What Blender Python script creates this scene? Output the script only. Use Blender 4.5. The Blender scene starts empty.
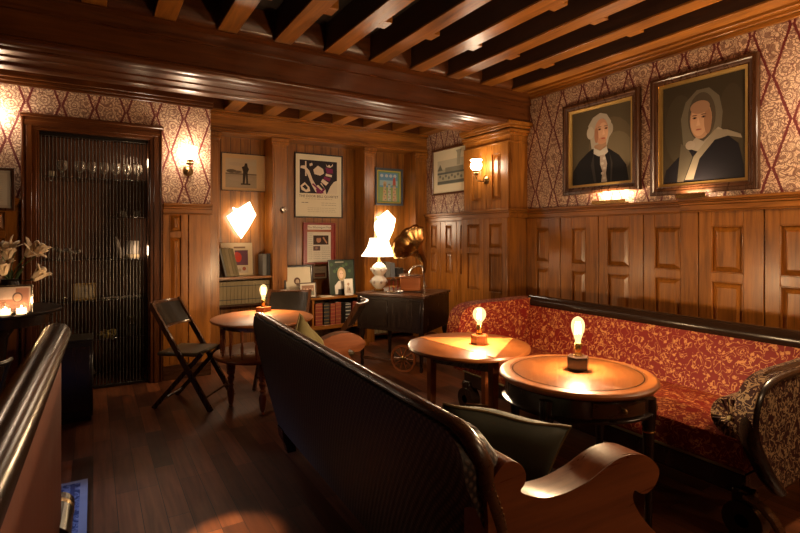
import bpy, bmesh, math, random
from math import sin, cos, pi, radians as R_
from mathutils import Vector, Matrix
from mathutils.geometry import tessellate_polygon
random.seed(7)
C = bpy.context.scene.collection
# ---------------------------------------------------------------- camera frame (800x533)
YAW = math.atan(307/500.0); FX, FY = sin(YAW), cos(YAW); HC = 1.4
def ray(u):
    a = (u-400)/500.0
    return FX + a*FY, FY - a*FX
def onY(u, v, Y):
    dx, dy = ray(u); z = Y/dy
    return Vector((dx*z, Y, HC-(v-235)/500*z))
def onX(u, v, X):
    dx, dy = ray(u); z = X/dx
    return Vector((X, dy*z, HC-(v-235)/500*z))
def onZ(u, v, Z):
    dx, dy = ray(u); z = (HC-Z)*500/(v-235)
    return Vector((dx*z, dy*z, Z))
# ---------------------------------------------------------------- materials
def new_mat(name):
    m = bpy.data.materials.new(name); m.use_nodes = True
    nt = m.node_tree; b = nt.nodes['Principled BSDF']
    return m, nt, b
def N(nt, typ, **kw):
    n = nt.nodes.new(typ)
    for k, v in kw.items():
        if k in n.inputs: n.inputs[k].default_value = v
        else: setattr(n, k, v)
    return n
def L(nt, a, b): nt.links.new(a, b)
def math_(nt, op, a, b=None, c=None):
    n = nt.nodes.new('ShaderNodeMath'); n.operation = op
    for i, x in enumerate((a, b, c)):
        if x is None: continue
        if isinstance(x, (int, float)): n.inputs[i].default_value = x
        else: L(nt, x, n.inputs[i])
    return n.outputs[0]
def ramp(nt, fac, stops):
    r = nt.nodes.new('ShaderNodeValToRGB')
    el = r.color_ramp.elements
    while len(el) > 1: el.remove(el[-1])
    el[0].position = stops[0][0]; el[0].color = (*stops[0][1], 1)
    for p, c in stops[1:]:
        e = el.new(p); e.color = (*c, 1)
    L(nt, fac, r.inputs[0]); return r.outputs[0]
def mixc(nt, fac, a, b):
    n = nt.nodes.new('ShaderNodeMix'); n.data_type = 'RGBA'
    if isinstance(fac, (int, float)): n.inputs[0].default_value = fac
    else: L(nt, fac, n.inputs[0])
    for i, x in ((6, a), (7, b)):
        if isinstance(x, tuple): n.inputs[i].default_value = (*x, 1)
        else: L(nt, x, n.inputs[i])
    return n.outputs[2]
def bump(nt, b, h, strength, dist=0.01):
    n = nt.nodes.new('ShaderNodeBump'); n.inputs['Strength'].default_value = strength
    n.inputs['Distance'].default_value = dist
    L(nt, h, n.inputs['Height']); L(nt, n.outputs[0], b.inputs['Normal'])
def plain(name, col, rough=0.5, metal=0.0, spec=None, coat=0.0, emit=0.0, ecol=None):
    m, nt, b = new_mat(name)
    b.inputs['Base Color'].default_value = (*col, 1)
    b.inputs['Roughness'].default_value = rough
    b.inputs['Metallic'].default_value = metal
    if spec is not None: b.inputs['Specular IOR Level'].default_value = spec
    if coat: b.inputs['Coat Weight'].default_value = coat; b.inputs['Coat Roughness'].default_value = 0.15
    if emit:
        b.inputs['Emission Color'].default_value = (*(ecol or col), 1)
        b.inputs['Emission Strength'].default_value = emit
    # a little procedural variation so nothing is perfectly even
    if not emit:
        tc = N(nt, 'ShaderNodeTexCoord'); no = N(nt, 'ShaderNodeTexNoise', Scale=14.0, Detail=3.0)
        L(nt, tc.outputs['Object'], no.inputs['Vector'])
        d = tuple(c*0.75 for c in col)
        L(nt, mixc(nt, no.outputs[0], col, d), b.inputs['Base Color'])
    return m
def wood(name, light, dark, axis='Z', rough=0.31, fine=26.0, coat=0.1, streak=1.0):
    m, nt, b = new_mat(name)
    tc = N(nt, 'ShaderNodeTexCoord'); mp = N(nt, 'ShaderNodeMapping')
    s = [fine, fine, fine]; s['XYZ'.index(axis)] = fine/14.0
    mp.inputs['Scale'].default_value = s
    L(nt, tc.outputs['Object'], mp.inputs['Vector'])
    n1 = N(nt, 'ShaderNodeTexNoise', Scale=1.0, Detail=7.0, Roughness=0.65, Distortion=0.6)
    L(nt, mp.outputs[0], n1.inputs['Vector'])
    n2 = N(nt, 'ShaderNodeTexNoise', Scale=1.8, Detail=2.0)
    L(nt, tc.outputs['Object'], n2.inputs['Vector'])
    f = math_(nt, 'ADD', math_(nt, 'MULTIPLY', n1.outputs[0], 0.75*streak), math_(nt, 'MULTIPLY', n2.outputs[0], 0.35))
    col = ramp(nt, f, [(0.33, dark), (0.72, light)])
    L(nt, col, b.inputs['Base Color'])
    L(nt, math_(nt, 'ADD', math_(nt, 'MULTIPLY', n1.outputs[0], 0.18), rough-0.09), b.inputs['Roughness'])
    b.inputs['Coat Weight'].default_value = coat; b.inputs['Coat Roughness'].default_value = 0.2
    bump(nt, b, n1.outputs[0], 0.12, 0.004)
    return m
M = {}
OAK_L, OAK_D = (0.40, 0.145, 0.020), (0.072, 0.020, 0.003)
for ax in 'XYZ':
    M['oak'+ax] = wood('oak_'+ax, OAK_L, OAK_D, ax)
    M['mah'+ax] = wood('mahogany_'+ax, (0.26, 0.078, 0.022), (0.10, 0.024, 0.007), ax, rough=0.3)
    M['dark'+ax] = wood('dark_wood_'+ax, (0.075, 0.028, 0.010), (0.025, 0.009, 0.004), ax, rough=0.28)
    M['beam'+ax] = wood('beam_wood_'+ax, (0.125, 0.036, 0.007), (0.035, 0.009, 0.002), ax, rough=0.3)
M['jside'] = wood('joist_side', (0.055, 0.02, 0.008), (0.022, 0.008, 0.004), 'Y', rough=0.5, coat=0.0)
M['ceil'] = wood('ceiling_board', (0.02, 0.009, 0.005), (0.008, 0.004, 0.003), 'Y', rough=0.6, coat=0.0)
M['black'] = plain('black_lacquer', (0.012, 0.009, 0.008), 0.3)
M['ebony'] = wood('ebonised_wood', (0.022, 0.011, 0.007), (0.009, 0.005, 0.004), 'Z', rough=0.25, coat=0.15)
M['leather'] = plain('black_leather', (0.014, 0.011, 0.009), 0.25)
M['brownleather'] = plain('brown_leather', (0.020, 0.010, 0.006), 0.22, spec=0.22)
M['tanleather'] = plain('tan_leather', (0.08, 0.055, 0.02), 0.45)
M['brass'] = plain('brass', (0.62, 0.36, 0.11), 0.25, 1.0)
M['oldbrass'] = plain('old_brass', (0.30, 0.19, 0.08), 0.32, 1.0)
M['silver'] = plain('silver', (0.7, 0.66, 0.6), 0.2, 1.0)
M['steel'] = plain('steel_rod', (0.10, 0.09, 0.085), 0.4, 0.7)
M['gold'] = plain('gilt', (0.60, 0.38, 0.12), 0.35, 0.9)
M['cream'] = plain('cream_paper', (0.72, 0.62, 0.44), 0.7)
M['white'] = plain('white_card', (0.75, 0.72, 0.66), 0.6)
M['china'] = plain('white_china', (0.8, 0.76, 0.68), 0.15, coat=0.5)
M['lily'] = plain('lily_petal', (0.82, 0.66, 0.47), 0.5)
M['stem'] = plain('green_stem', (0.06, 0.10, 0.03), 0.5)
M['olive'] = plain('olive_velvet', (0.16, 0.13, 0.045), 0.85)
M['greenvelvet'] = plain('green_velvet', (0.030, 0.036, 0.020), 0.75)
M['trimgold'] = plain('gold_piping', (0.22, 0.17, 0.07), 0.7)
M['red'] = plain('red_leather', (0.33, 0.06, 0.035), 0.45)
M['redframe'] = plain('red_lacquer', (0.30, 0.03, 0.018), 0.35)
M['pages'] = plain('page_block', (0.5, 0.42, 0.3), 0.9)
M['olivebook'] = plain('olive_cloth', (0.23, 0.18, 0.09), 0.7)
M['greybook'] = plain('grey_cloth', (0.20, 0.20, 0.19), 0.7)
M['darkbook'] = plain('dark_cloth', (0.03, 0.028, 0.028), 0.6)
M['blueframe'] = plain('slate_frame', (0.075, 0.095, 0.13), 0.45)
M['candle'] = plain('candle_glow', (1, 0.78, 0.5), 0.4, emit=2.0, ecol=(1, 0.62, 0.3))
def emis(name, col, s):
    m = bpy.data.materials.new(name); m.use_nodes = True; nt = m.node_tree; nt.nodes.clear()
    e = N(nt, 'ShaderNodeEmission'); e.inputs[0].default_value = (*col, 1); e.inputs[1].default_value = s
    o = N(nt, 'ShaderNodeOutputMaterial'); L(nt, e.outputs[0], o.inputs[0]); return m
M['kite'] = emis('lit_paper', (1, 0.76, 0.50), 7)
M['shadeglass'] = emis('lit_opal_glass', (1, 0.78, 0.54), 28)
M['lampshade'] = emis('lit_lampshade', (1, 0.78, 0.54), 3)
M['filament'] = emis('glowing_filament', (1, 0.62, 0.26), 220)
M['tube'] = emis('lit_picture_lamp_tube', (1, 0.74, 0.45), 25)
def thin_glass(name, tint=(1, 1, 1), refl=0.12):
    m = bpy.data.materials.new(name); m.use_nodes = True; nt = m.node_tree; nt.nodes.clear()
    t = N(nt, 'ShaderNodeBsdfTransparent'); t.inputs[0].default_value = (*tint, 1)
    g = N(nt, 'ShaderNodeBsdfGlossy'); g.inputs['Roughness'].default_value = 0.05
    lw = N(nt, 'ShaderNodeLayerWeight', Blend=0.35)
    f = math_(nt, 'ADD', math_(nt, 'MULTIPLY', lw.outputs['Fresnel'], 0.3), refl*0.3)
    mx = N(nt, 'ShaderNodeMixShader'); L(nt, f, mx.inputs[0]); L(nt, t.outputs[0], mx.inputs[1]); L(nt, g.outputs[0], mx.inputs[2])
    o = N(nt, 'ShaderNodeOutputMaterial'); L(nt, mx.outputs[0], o.inputs[0]); return m
M['glass'] = thin_glass('clear_glass')
# bulb glass glows with the filament
def bulb_glass():
    m = bpy.data.materials.new('lit_bulb_glass'); m.use_nodes = True; nt = m.node_tree; nt.nodes.clear()
    t = N(nt, 'ShaderNodeBsdfTransparent'); e = N(nt, 'ShaderNodeEmission'); e.inputs[0].default_value = (1, 0.60, 0.25, 1); e.inputs[1].default_value = 0.45
    a = N(nt, 'ShaderNodeAddShader'); L(nt, t.outputs[0], a.inputs[0]); L(nt, e.outputs[0], a.inputs[1])
    o = N(nt, 'ShaderNodeOutputMaterial'); L(nt, a.outputs[0], o.inputs[0]); return m
M['bulb'] = bulb_glass()
def wallpaper():
    m, nt, b = new_mat('wallpaper')
    tc = N(nt, 'ShaderNodeTexCoord'); sp = N(nt, 'ShaderNodeSeparateXYZ'); L(nt, tc.outputs['Object'], sp.inputs[0])
    h = math_(nt, 'ADD', sp.outputs[0], sp.outputs[1]); z = math_(nt, 'ADD', sp.outputs[2], 0.10)     # walls run along X or Y
    P, H = 0.25, 0.66
    tri = math_(nt, 'PINGPONG', z, H/2)
    off = math_(nt, 'MULTIPLY', math_(nt, 'SUBTRACT', tri, H/4), 0.85*P/H)
    wob = N(nt, 'ShaderNodeTexNoise', Scale=90.0, Detail=1.0); L(nt, tc.outputs['Object'], wob.inputs['Vector'])
    w = math_(nt, 'MULTIPLY', math_(nt, 'SUBTRACT', wob.outputs[0], 0.5), 0.014)
    hw = math_(nt, 'ADD', h, w)
    d1 = math_(nt, 'PINGPONG', math_(nt, 'ADD', hw, off), P/2)
    d2 = math_(nt, 'PINGPONG', math_(nt, 'ADD', math_(nt, 'SUBTRACT', hw, off), P/2), P/2)
    d = math_(nt, 'MINIMUM', d1, d2)
    rope = math_(nt, 'LESS_THAN', d, 0.009)
    # damask: leafy medallions
    nz = N(nt, 'ShaderNodeTexNoise', Scale=9.0, Detail=2.0, Roughness=0.55, Distortion=2.0); L(nt, tc.outputs['Object'], nz.inputs['Vector'])
    wv = math_(nt, 'SINE', math_(nt, 'MULTIPLY', nz.outputs[0], 60.0))
    scr = math_(nt, 'GREATER_THAN', wv, 0.25)
    vo = N(nt, 'ShaderNodeTexVoronoi', Scale=11.0, Randomness=0.6); L(nt, tc.outputs['Object'], vo.inputs['Vector'])
    ring = math_(nt, 'GREATER_THAN', math_(nt, 'SINE', math_(nt, 'MULTIPLY', vo.outputs['Distance'], 26.0)), 0.45)
    fac = math_(nt, 'MAXIMUM', math_(nt, 'MULTIPLY', scr, 0.85), math_(nt, 'MULTIPLY', ring, 0.7))
    c = mixc(nt, fac, (0.70, 0.50, 0.34), (0.13, 0.033, 0.025))
    c = mixc(nt, rope, c, (0.12, 0.012, 0.012))
    L(nt, c, b.inputs['Base Color']); b.inputs['Roughness'].default_value = 0.5
    bump(nt, b, nz.outputs[0], 0.08, 0.003)
    return m
M['paper'] = wallpaper()
def brocade(name, base, fig, rough=0.6, scale=1.0, thr=0.03):
    m, nt, b = new_mat(name)
    tc = N(nt, 'ShaderNodeTexCoord')
    nz = N(nt, 'ShaderNodeTexNoise', Scale=15.0*scale, Detail=1.5, Roughness=0.5, Distortion=1.4); L(nt, tc.outputs['Object'], nz.inputs['Vector'])
    band = math_(nt, 'ABSOLUTE', math_(nt, 'SUBTRACT', nz.outputs[0], 0.47))
    scr = math_(nt, 'LESS_THAN', band, thr*0.75)
    vo = N(nt, 'ShaderNodeTexVoronoi', Scale=17.0*scale, Randomness=0.9); L(nt, tc.outputs['Object'], vo.inputs['Vector'])
    no2 = N(nt, 'ShaderNodeTexNoise', Scale=70.0*scale, Detail=1.0); L(nt, tc.outputs['Object'], no2.inputs['Vector'])
    flo = math_(nt, 'LESS_THAN', math_(nt, 'ADD', vo.outputs['Distance'], math_(nt, 'MULTIPLY', no2.outputs[0], 0.45)), 0.45)
    fac = math_(nt, 'MAXIMUM', scr, flo)
    wv = N(nt, 'ShaderNodeTexNoise', Scale=300.0); L(nt, tc.outputs['Object'], wv.inputs['Vector'])
    fac = math_(nt, 'MULTIPLY', fac, math_(nt, 'ADD', math_(nt, 'MULTIPLY', wv.outputs[0], 0.6), 0.5))
    c = mixc(nt, fac, base, fig)
    L(nt, c, b.inputs['Base Color']); b.inputs['Roughness'].default_value = rough
    b.inputs['Specular IOR Level'].default_value = 0.25
    bump(nt, b, wv.outputs[0], 0.1, 0.002)
    return m
M['brocade'] = brocade('red_gold_brocade', (0.17, 0.009, 0.005), (0.60, 0.27, 0.09), scale=1.3, thr=0.03)
M['brocade2'] = brocade('burgundy_cream_brocade', (0.030, 0.006, 0.005), (0.36, 0.24, 0.13), scale=1.9, thr=0.05)
M['brocade3'] = brocade('black_check_upholstery', (0.012, 0.010, 0.010), (0.04, 0.035, 0.033), scale=1.5)
def lattice():
    m, nt, b = new_mat('dark_lattice_upholstery')
    tc = N(nt, 'ShaderNodeTexCoord'); sp = N(nt, 'ShaderNodeSeparateXYZ'); L(nt, tc.outputs['Object'], sp.inputs[0])
    xy = math_(nt, 'ADD', sp.outputs[1], sp.outputs[0]); a = math_(nt, 'ADD', xy, sp.outputs[2]); c = math_(nt, 'SUBTRACT', xy, sp.outputs[2])
    p1 = math_(nt, 'PINGPONG', a, 0.014); p2 = math_(nt, 'PINGPONG', c, 0.014)
    d = math_(nt, 'MULTIPLY', math_(nt, 'MULTIPLY', p1, p2), 5200.0)
    col = ramp(nt, d, [(0.1, (0.014, 0.010, 0.010)), (0.6, (0.13, 0.088, 0.070))])
    L(nt, col, b.inputs['Base Color']); b.inputs['Roughness'].default_value = 0.55
    bump(nt, b, d, 0.4, 0.003)
    return m
M['lattice'] = lattice()
def floorboards():
    m, nt, b = new_mat('floor_planks')
    tc = N(nt, 'ShaderNodeTexCoord'); mp = N(nt, 'ShaderNodeMapping'); mp.inputs['Rotation'].default_value = (0, 0, pi/2)
    L(nt, tc.outputs['Object'], mp.inputs['Vector'])
    br = N(nt, 'ShaderNodeTexBrick', Scale=1.0); br.offset = 0.37; br.offset_frequency = 3
    br.inputs['Brick Width'].default_value = 0.62; br.inputs['Row Height'].default_value = 0.105
    br.inputs['Mortar Size'].default_value = 0.0018; br.inputs['Mortar Smooth'].default_value = 0.2; br.inputs['Bias'].default_value = 0.0
    br.inputs['Color1'].default_value = (0.24, 0.080, 0.030, 1); br.inputs['Color2'].default_value = (0.060, 0.018, 0.007, 1)
    br.inputs['Mortar'].default_value = (0.012, 0.006, 0.004, 1)
    L(nt, mp.outputs[0], br.inputs['Vector'])
    m2 = N(nt, 'ShaderNodeMapping'); m2.inputs['Scale'].default_value = (36, 2.4, 1); L(nt, tc.outputs['Object'], m2.inputs['Vector'])
    n1 = N(nt, 'ShaderNodeTexNoise', Scale=1.0, Detail=6.0, Distortion=0.5); L(nt, m2.outputs[0], n1.inputs['Vector'])
    c = nt.nodes.new('ShaderNodeMix'); c.data_type = 'RGBA'; c.blend_type = 'MULTIPLY'; c.inputs[0].default_value = 0.8
    L(nt, br.outputs['Color'], c.inputs[6]); L(nt, ramp(nt, n1.outputs[0], [(0.3, (0.45, 0.4, 0.38)), (0.65, (1.1, 1.05, 1.0))]), c.inputs[7])
    L(nt, c.outputs[2], b.inputs['Base Color'])
    n3 = N(nt, 'ShaderNodeTexNoise', Scale=5.0, Detail=4.0); L(nt, tc.outputs['Object'], n3.inputs['Vector'])
    L(nt, math_(nt, 'ADD', math_(nt, 'MULTIPLY', n3.outputs[0], 0.25), 0.26), b.inputs['Roughness'])
    bump(nt, b, math_(nt, 'SUBTRACT', math_(nt, 'MULTIPLY', n1.outputs[0], 0.3), br.outputs['Fac']), 0.25, 0.004)
    return m
M['floor'] = floorboards()
def boards(name, light, dark, pitch):
    """vertical tongue-and-groove boards, grooves along X"""
    m = wood(name, light, dark, 'Z'); nt = m.node_tree; b = nt.nodes['Principled BSDF']
    tc = N(nt, 'ShaderNodeTexCoord'); sp = N(nt, 'ShaderNodeSeparateXYZ'); L(nt, tc.outputs['Object'], sp.inputs[0])
    p = math_(nt, 'PINGPONG', sp.outputs[0], pitch/2); g = math_(nt, 'LESS_THAN', p, 0.003)
    src = b.inputs['Base Color'].links[0].from_socket
    L(nt, mixc(nt, g, src, tuple(c*0.3 for c in dark)), b.inputs['Base Color'])
    return m
M['tg'] = boards('tongue_and_groove', (0.34, 0.128, 0.018), (0.080, 0.024, 0.004), 0.115)
def rugmat():
    m, nt, b = new_mat('blue_rug')
    tc = N(nt, 'ShaderNodeTexCoord')
    nz = N(nt, 'ShaderNodeTexNoise', Scale=16.0, Detail=3.0, Distortion=1.5); L(nt, tc.outputs['Object'], nz.inputs['Vector'])
    c = ramp(nt, nz.outputs[0], [(0.44, (0.03, 0.045, 0.13)), (0.5, (0.20, 0.25, 0.42)), (0.56, (0.05, 0.07, 0.18)), (0.64, (0.28, 0.32, 0.46))])
    L(nt, c, b.inputs['Base Color']); b.inputs['Roughness'].default_value = 0.95; return m
M['rug'] = rugmat()
M['rugedge'] = plain('rug_fringe', (0.32, 0.34, 0.44), 0.95)
M['rugband'] = plain('rug_band', (0.05, 0.06, 0.16), 0.95)
# paints for pictures and labels
_pc = {}
def paint(*c, rough=0.5):
    k = tuple(round(x, 3) for x in c)
    if k not in _pc:
        m = bpy.data.materials.new('paint'); m.use_nodes = True
        b = m.node_tree.nodes['Principled BSDF']; b.inputs['Base Color'].default_value = (*c, 1); b.inputs['Roughness'].default_value = rough; b.inputs['Specular IOR Level'].default_value = 0.12
        _pc[k] = m
    return _pc[k]
# ---------------------------------------------------------------- mesh builder
class MB:
    def __init__(s): s.bm = bmesh.new(); s.mats = []; s.mi = 0
    def mat(s, m):
        if m not in s.mats: s.mats.append(m)
        s.mi = s.mats.index(m); return s
    def _f(s, vs, smooth=False):
        try: f = s.bm.faces.new(vs)
        except ValueError: return None
        f.material_index = s.mi; f.smooth = smooth; return f
    def box(s, x0, x1, y0, y1, z0, z1, bev=0.0, mtx=None, seg=1):
        x0, x1 = sorted((x0, x1)); y0, y1 = sorted((y0, y1)); z0, z1 = sorted((z0, z1))
        t = bmesh.new(); bmesh.ops.create_cube(t, size=1)
        for v in t.verts:
            v.co = Vector(((x0+x1)/2+v.co.x*(x1-x0), (y0+y1)/2+v.co.y*(y1-y0), (z0+z1)/2+v.co.z*(z1-z0)))
        if bev: bmesh.ops.bevel(t, geom=list(t.edges), offset=min(bev, 0.45*min(x1-x0, y1-y0, z1-z0)), segments=seg, profile=0.6, affect='EDGES')
        s._merge(t, mtx, seg > 1)
        return s
    def _merge(s, t, mtx=None, smooth=False):
        mp = {}
        for v in t.verts:
            co = v.co.copy()
            if mtx is not None: co = mtx @ co
            mp[v] = s.bm.verts.new(co)
        for f in t.faces: s._f([mp[v] for v in f.verts], smooth or f.smooth)
        t.free()
    def ring(s, c, ax1, ax2, r1, r2, n):
        return [s.bm.verts.new(c + ax1*(r1*cos(2*pi*i/n)) + ax2*(r2*sin(2*pi*i/n))) for i in range(n)]
    def skin(s, rings, close=False, cap=True, smooth=True):
        k = len(rings[0])
        for a, b in zip(rings, rings[1:]+([rings[0]] if close else [])):
            for i in range(k): s._f([a[i], a[(i+1) % k], b[(i+1) % k], b[i]], smooth)
        if cap and not close:
            s._f(list(reversed(rings[0]))); s._f(rings[-1])
        return s
    def cyl(s, p0, p1, r0, r1=None, n=16, cap=True):
        r1 = r0 if r1 is None else r1
        p0, p1 = Vector(p0), Vector(p1); d = (p1-p0).normalized()
        a = d.orthogonal().normalized(); b = d.cross(a)
        s.skin([s.ring(p0, a, b, r0, r0, n), s.ring(p1, a, b, r1, r1, n)], cap=cap); return s
    def lathe(s, prof, c=(0, 0, 0), n=24, cap=True, axis='Z', sx=1.0, sy=1.0):
        c = Vector(c); ax = {'Z': (Vector((1, 0, 0)), Vector((0, 1, 0)), Vector((0, 0, 1))), 'Y': (Vector((0, 0, 1)), Vector((1, 0, 0)), Vector((0, 1, 0))),
              'X': (Vector((0, 1, 0)), Vector((0, 0, 1)), Vector((1, 0, 0)))}[axis]
        s.skin([s.ring(c+ax[2]*z, ax[0], ax[1], max(r, 1e-4)*sx, max(r, 1e-4)*sy, n) for r, z in prof], cap=cap); return s
    def tube(s, pts, r, n=8, close=False, flat=None, up=None):
        pts = [Vector(p) for p in pts]; rings = []
        m = len(pts); prev = None
        for i, p in enumerate(pts):
            if close: t = pts[(i+1) % m]-pts[i-1]
            else: t = pts[min(i+1, m-1)]-pts[max(i-1, 0)]
            t.normalize()
            if up is not None: a = Vector(up); a = (a - t*a.dot(t)).normalized()
            elif prev is None: a = t.orthogonal().normalized()
            else: a = (prev - t*prev.dot(t)).normalized()
            prev = a; b = t.cross(a)
            rr = r[i] if isinstance(r, (list, tuple)) else r
            rings.append(s.ring(p, a, b, rr, rr*(flat or 1.0), n))
        s.skin(rings, close=close); return s
    def prism(s, poly, t0, t1, plane='XZ', smooth=False):
        """poly: 2D outline; extruded t0..t1 along the third axis"""
        def P(q, t):
            return {'XZ': Vector((q[0], t, q[1])), 'YZ': Vector((t, q[0], q[1])), 'XY': Vector((q[0], q[1], t))}[plane]
        a = [s.bm.verts.new(P(q, t0)) for q in poly]; b = [s.bm.verts.new(P(q, t1)) for q in poly]
        k = len(poly)
        fs = []
        for i in range(k): s._f([a[i], b[i], b[(i+1) % k], a[(i+1) % k]], smooth)
        tr = tessellate_polygon([[Vector((q[0], q[1], 0)) for q in poly]])
        for f in fs:
            if f is not None: s.bm.faces.remove(f)
        for i, j, l in tr:
            s._f([a[i], a[j], a[l]]); s._f([b[l], b[j], b[i]])
        return s
    def sphere(s, c, r, n=16, sx=1, sy=1, sz=1):
        t = bmesh.new(); bmesh.ops.create_uvsphere(t, u_segments=n, v_segments=n//2+2, radius=1)
        for v in t.verts: v.co = Vector((c[0]+v.co.x*r*sx, c[1]+v.co.y*r*sy, c[2]+v.co.z*r*sz))
        s._merge(t, None, True); return s
    def quad(s, a, b, c, d): s._f([s.bm.verts.new(Vector(p)) for p in (a, b, c, d)]); return s
    def build(s, name, mat=None, parent=None, loc=(0, 0, 0), rz=0.0, auto=True, keep=False):
        if mat is not None and not s.mats: s.mats = [mat]
        bmesh.ops.recalc_face_normals(s.bm, faces=s.bm.faces[:]) if not keep else None
        me = bpy.data.meshes.new(name); s.bm.to_mesh(me); s.bm.free()
        for m in s.mats: me.materials.append(m)
        if auto: me.set_sharp_from_angle(angle=R_(38))
        o = bpy.data.objects.new(name, me); C.objects.link(o)
        o.location = loc; o.rotation_euler = (0, 0, rz)
        if parent: o.parent = parent
        return o
def tag(o, label=None, cat=None, group=None, kind=None):
    if label: o['label'] = label
    if cat: o['category'] = cat
    if group: o['group'] = group
    if kind: o['kind'] = kind
    return o
def thing(name, label, cat, loc=(0, 0, 0), rz=0.0, group=None):
    o = bpy.data.objects.new(name, None); C.objects.link(o); o.empty_display_size = 0.05
    o.location = loc; o.rotation_euler = (0, 0, rz)
    return tag(o, label, cat, group)
def struct(name, mb, mat=None, **kw):
    return tag(mb.build(name, mat, **kw), kind='structure')
def copy_tree(o, parent=None):
    c = o.copy(); C.objects.link(c)
    if parent: c.parent = parent
    for ch in list(o.children): copy_tree(ch, c)
    return c
def text_mesh(txt, size, mat, name='lettering'):
    cu = bpy.data.curves.new(name, 'FONT'); cu.body = txt; cu.size = size; cu.align_x = 'CENTER'; cu.align_y = 'CENTER'; cu.resolution_u = 2
    o = bpy.data.objects.new(name, cu); C.objects.link(o)
    dg = bpy.context.evaluated_depsgraph_get(); me = bpy.data.meshes.new_from_object(o.evaluated_get(dg))
    bpy.data.objects.remove(o); me.materials.clear(); me.materials.append(mat); return me
_tn = [0]
def trim(mb, mat=None, **kw):
    _tn[0] += 1
    return struct('trim_%d' % _tn[0], mb, mat, **kw)
# ================================================================= the setting
XR, YC, XC = 4.15, 4.03, 3.88        # right wall, chimney column front, column face
XN, YF, YB = 3.97, 5.75, 6.05        # nook wall, pilaster plane, recess back
YL = 5.30                            # papered wall at the back left
YCE = 4.81                           # far end of the column
ZD = 1.69                            # dado height
ZCR = 2.92
struct('floor', MB().box(-3.2, 4.5, -2.2, 6.3, -0.1, 0), M['floor'])
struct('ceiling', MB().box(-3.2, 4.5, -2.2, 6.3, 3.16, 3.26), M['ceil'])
def wallmtx(o, along, out):
    """local x along the wall, y out of the wall, z up"""
    a, n = Vector(along), Vector(out)
    return Matrix(((a.x, n.x, 0, o[0]), (a.y, n.y, 0, o[1]), (0, 0, 1, o[2] if len(o) > 2 else 0), (0, 0, 0, 1)))
def frustum(mb, mtx, a, b, z0, z1, h=0.026, ins=0.045, y0=0.002):
    def R(i, y): return [mb.bm.verts.new(mtx @ Vector(p)) for p in ((a+i, y, z0+i), (b-i, y, z0+i), (b-i, y, z1-i), (a+i, y, z1-i))]
    mb.skin([R(0.006, 0.0), R(0.006, y0), R(ins, h), R(ins+0.003, h-0.003)], smooth=False)
def panelling(mb, mtx, mods, z0, z1, th=0.022, gap=0.004):
    """mods: (s0, s1, [(a, b, za, zb), ...]) openings stacked in one column"""
    for s0, s1, ops in mods:
        s0 += gap; s1 -= gap
        if not ops:
            mb.box(s0, s1, 0, th, z0, z1, 0.003, mtx); continue
        a, b = ops[0][0], ops[0][1]
        mb.box(s0, a, 0, th, z0, z1, 0.003, mtx); mb.box(b, s1, 0, th, z0, z1, 0.003, mtx)
        zs = z0
        for (_, _, za, zb) in sorted(ops, key=lambda q: q[2]):
            mb.box(a, b, 0, th-0.001, zs, za, 0.003, mtx); zs = zb
            frustum(mb, mtx, a, b, za, zb)
            for (p, q, r, t) in ((a, a+0.008, za, zb), (b-0.008, b, za, zb), (a, b, za, za+0.008), (a, b, zb-0.008, zb)):
                mb.box(p, q, 0, th+0.004, r, t, 0.002, mtx)
        mb.box(a, b, 0, th-0.001, zs, z1, 0.003, mtx)
def ledge(mb, mtx, s0, s1, z, d=0.06, k=1.0):
    for (y, za, zb) in ((d, z-0.022, z), (d*0.8, z-0.034, z-0.022), (d*0.55, z-0.055, z-0.034), (d*0.42, z-0.10, z-0.055), (d*0.62, z-0.112, z-0.10)):
        mb.box(s0, s1, -0.002, y, za, zb, 0.004, mtx)
# --- right wall: paper above, oak panelling below
struct('wall_right', MB().box(XR, XR+0.12, -2.2, 6.3, 0, 3.16), M['paper'])
mr = wallmtx((XR, 0), (0, 1, 0), (-1, 0, 0))
mb = MB().mat(M['oakZ'])
ys = [4.03, 3.55, 3.09, 2.63, 2.16, 1.70, 1.24, 0.78, 0.32, -0.14, -0.6, -1.1, -1.6, -2.1]
mods = []
for i in range(len(ys)-1):
    s1, s0 = ys[i], ys[i+1]
    w = 0.225 if i > 1 else 0.17
    c = (s0+s1)/2 + (0.02 if i > 1 else 0.0)
    mods.append((s0, s1, [(c-w/2, c+w/2, 0.20, 0.55), (c-w/2, c+w/2, 0.62, 1.04), (c-w/2, c+w/2, 1.11, 1.47)]))
panelling(mb, mr, mods, 0.0, ZD-0.09)
trim(mb)
mb = MB().mat(M['oakY']); ledge(mb, mr, 2.30, 4.03, ZD, 0.055); ledge(mb, mr, -2.1, 2.30, ZD+0.006, 0.085); trim(mb)
mb = MB().mat(M['oakY'])                                      # crown under the joists
for (y, za, zb) in ((0.03, 2.90, 2.93), (0.06, 2.93, 2.955), (0.10, 2.955, 3.0), (0.14, 3.0, 3.03), (0.155, 3.03, 3.16)):
    mb.box(-2.1, 3.97, 0, y, za, zb, 0.004, mr)
trim(mb)
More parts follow.
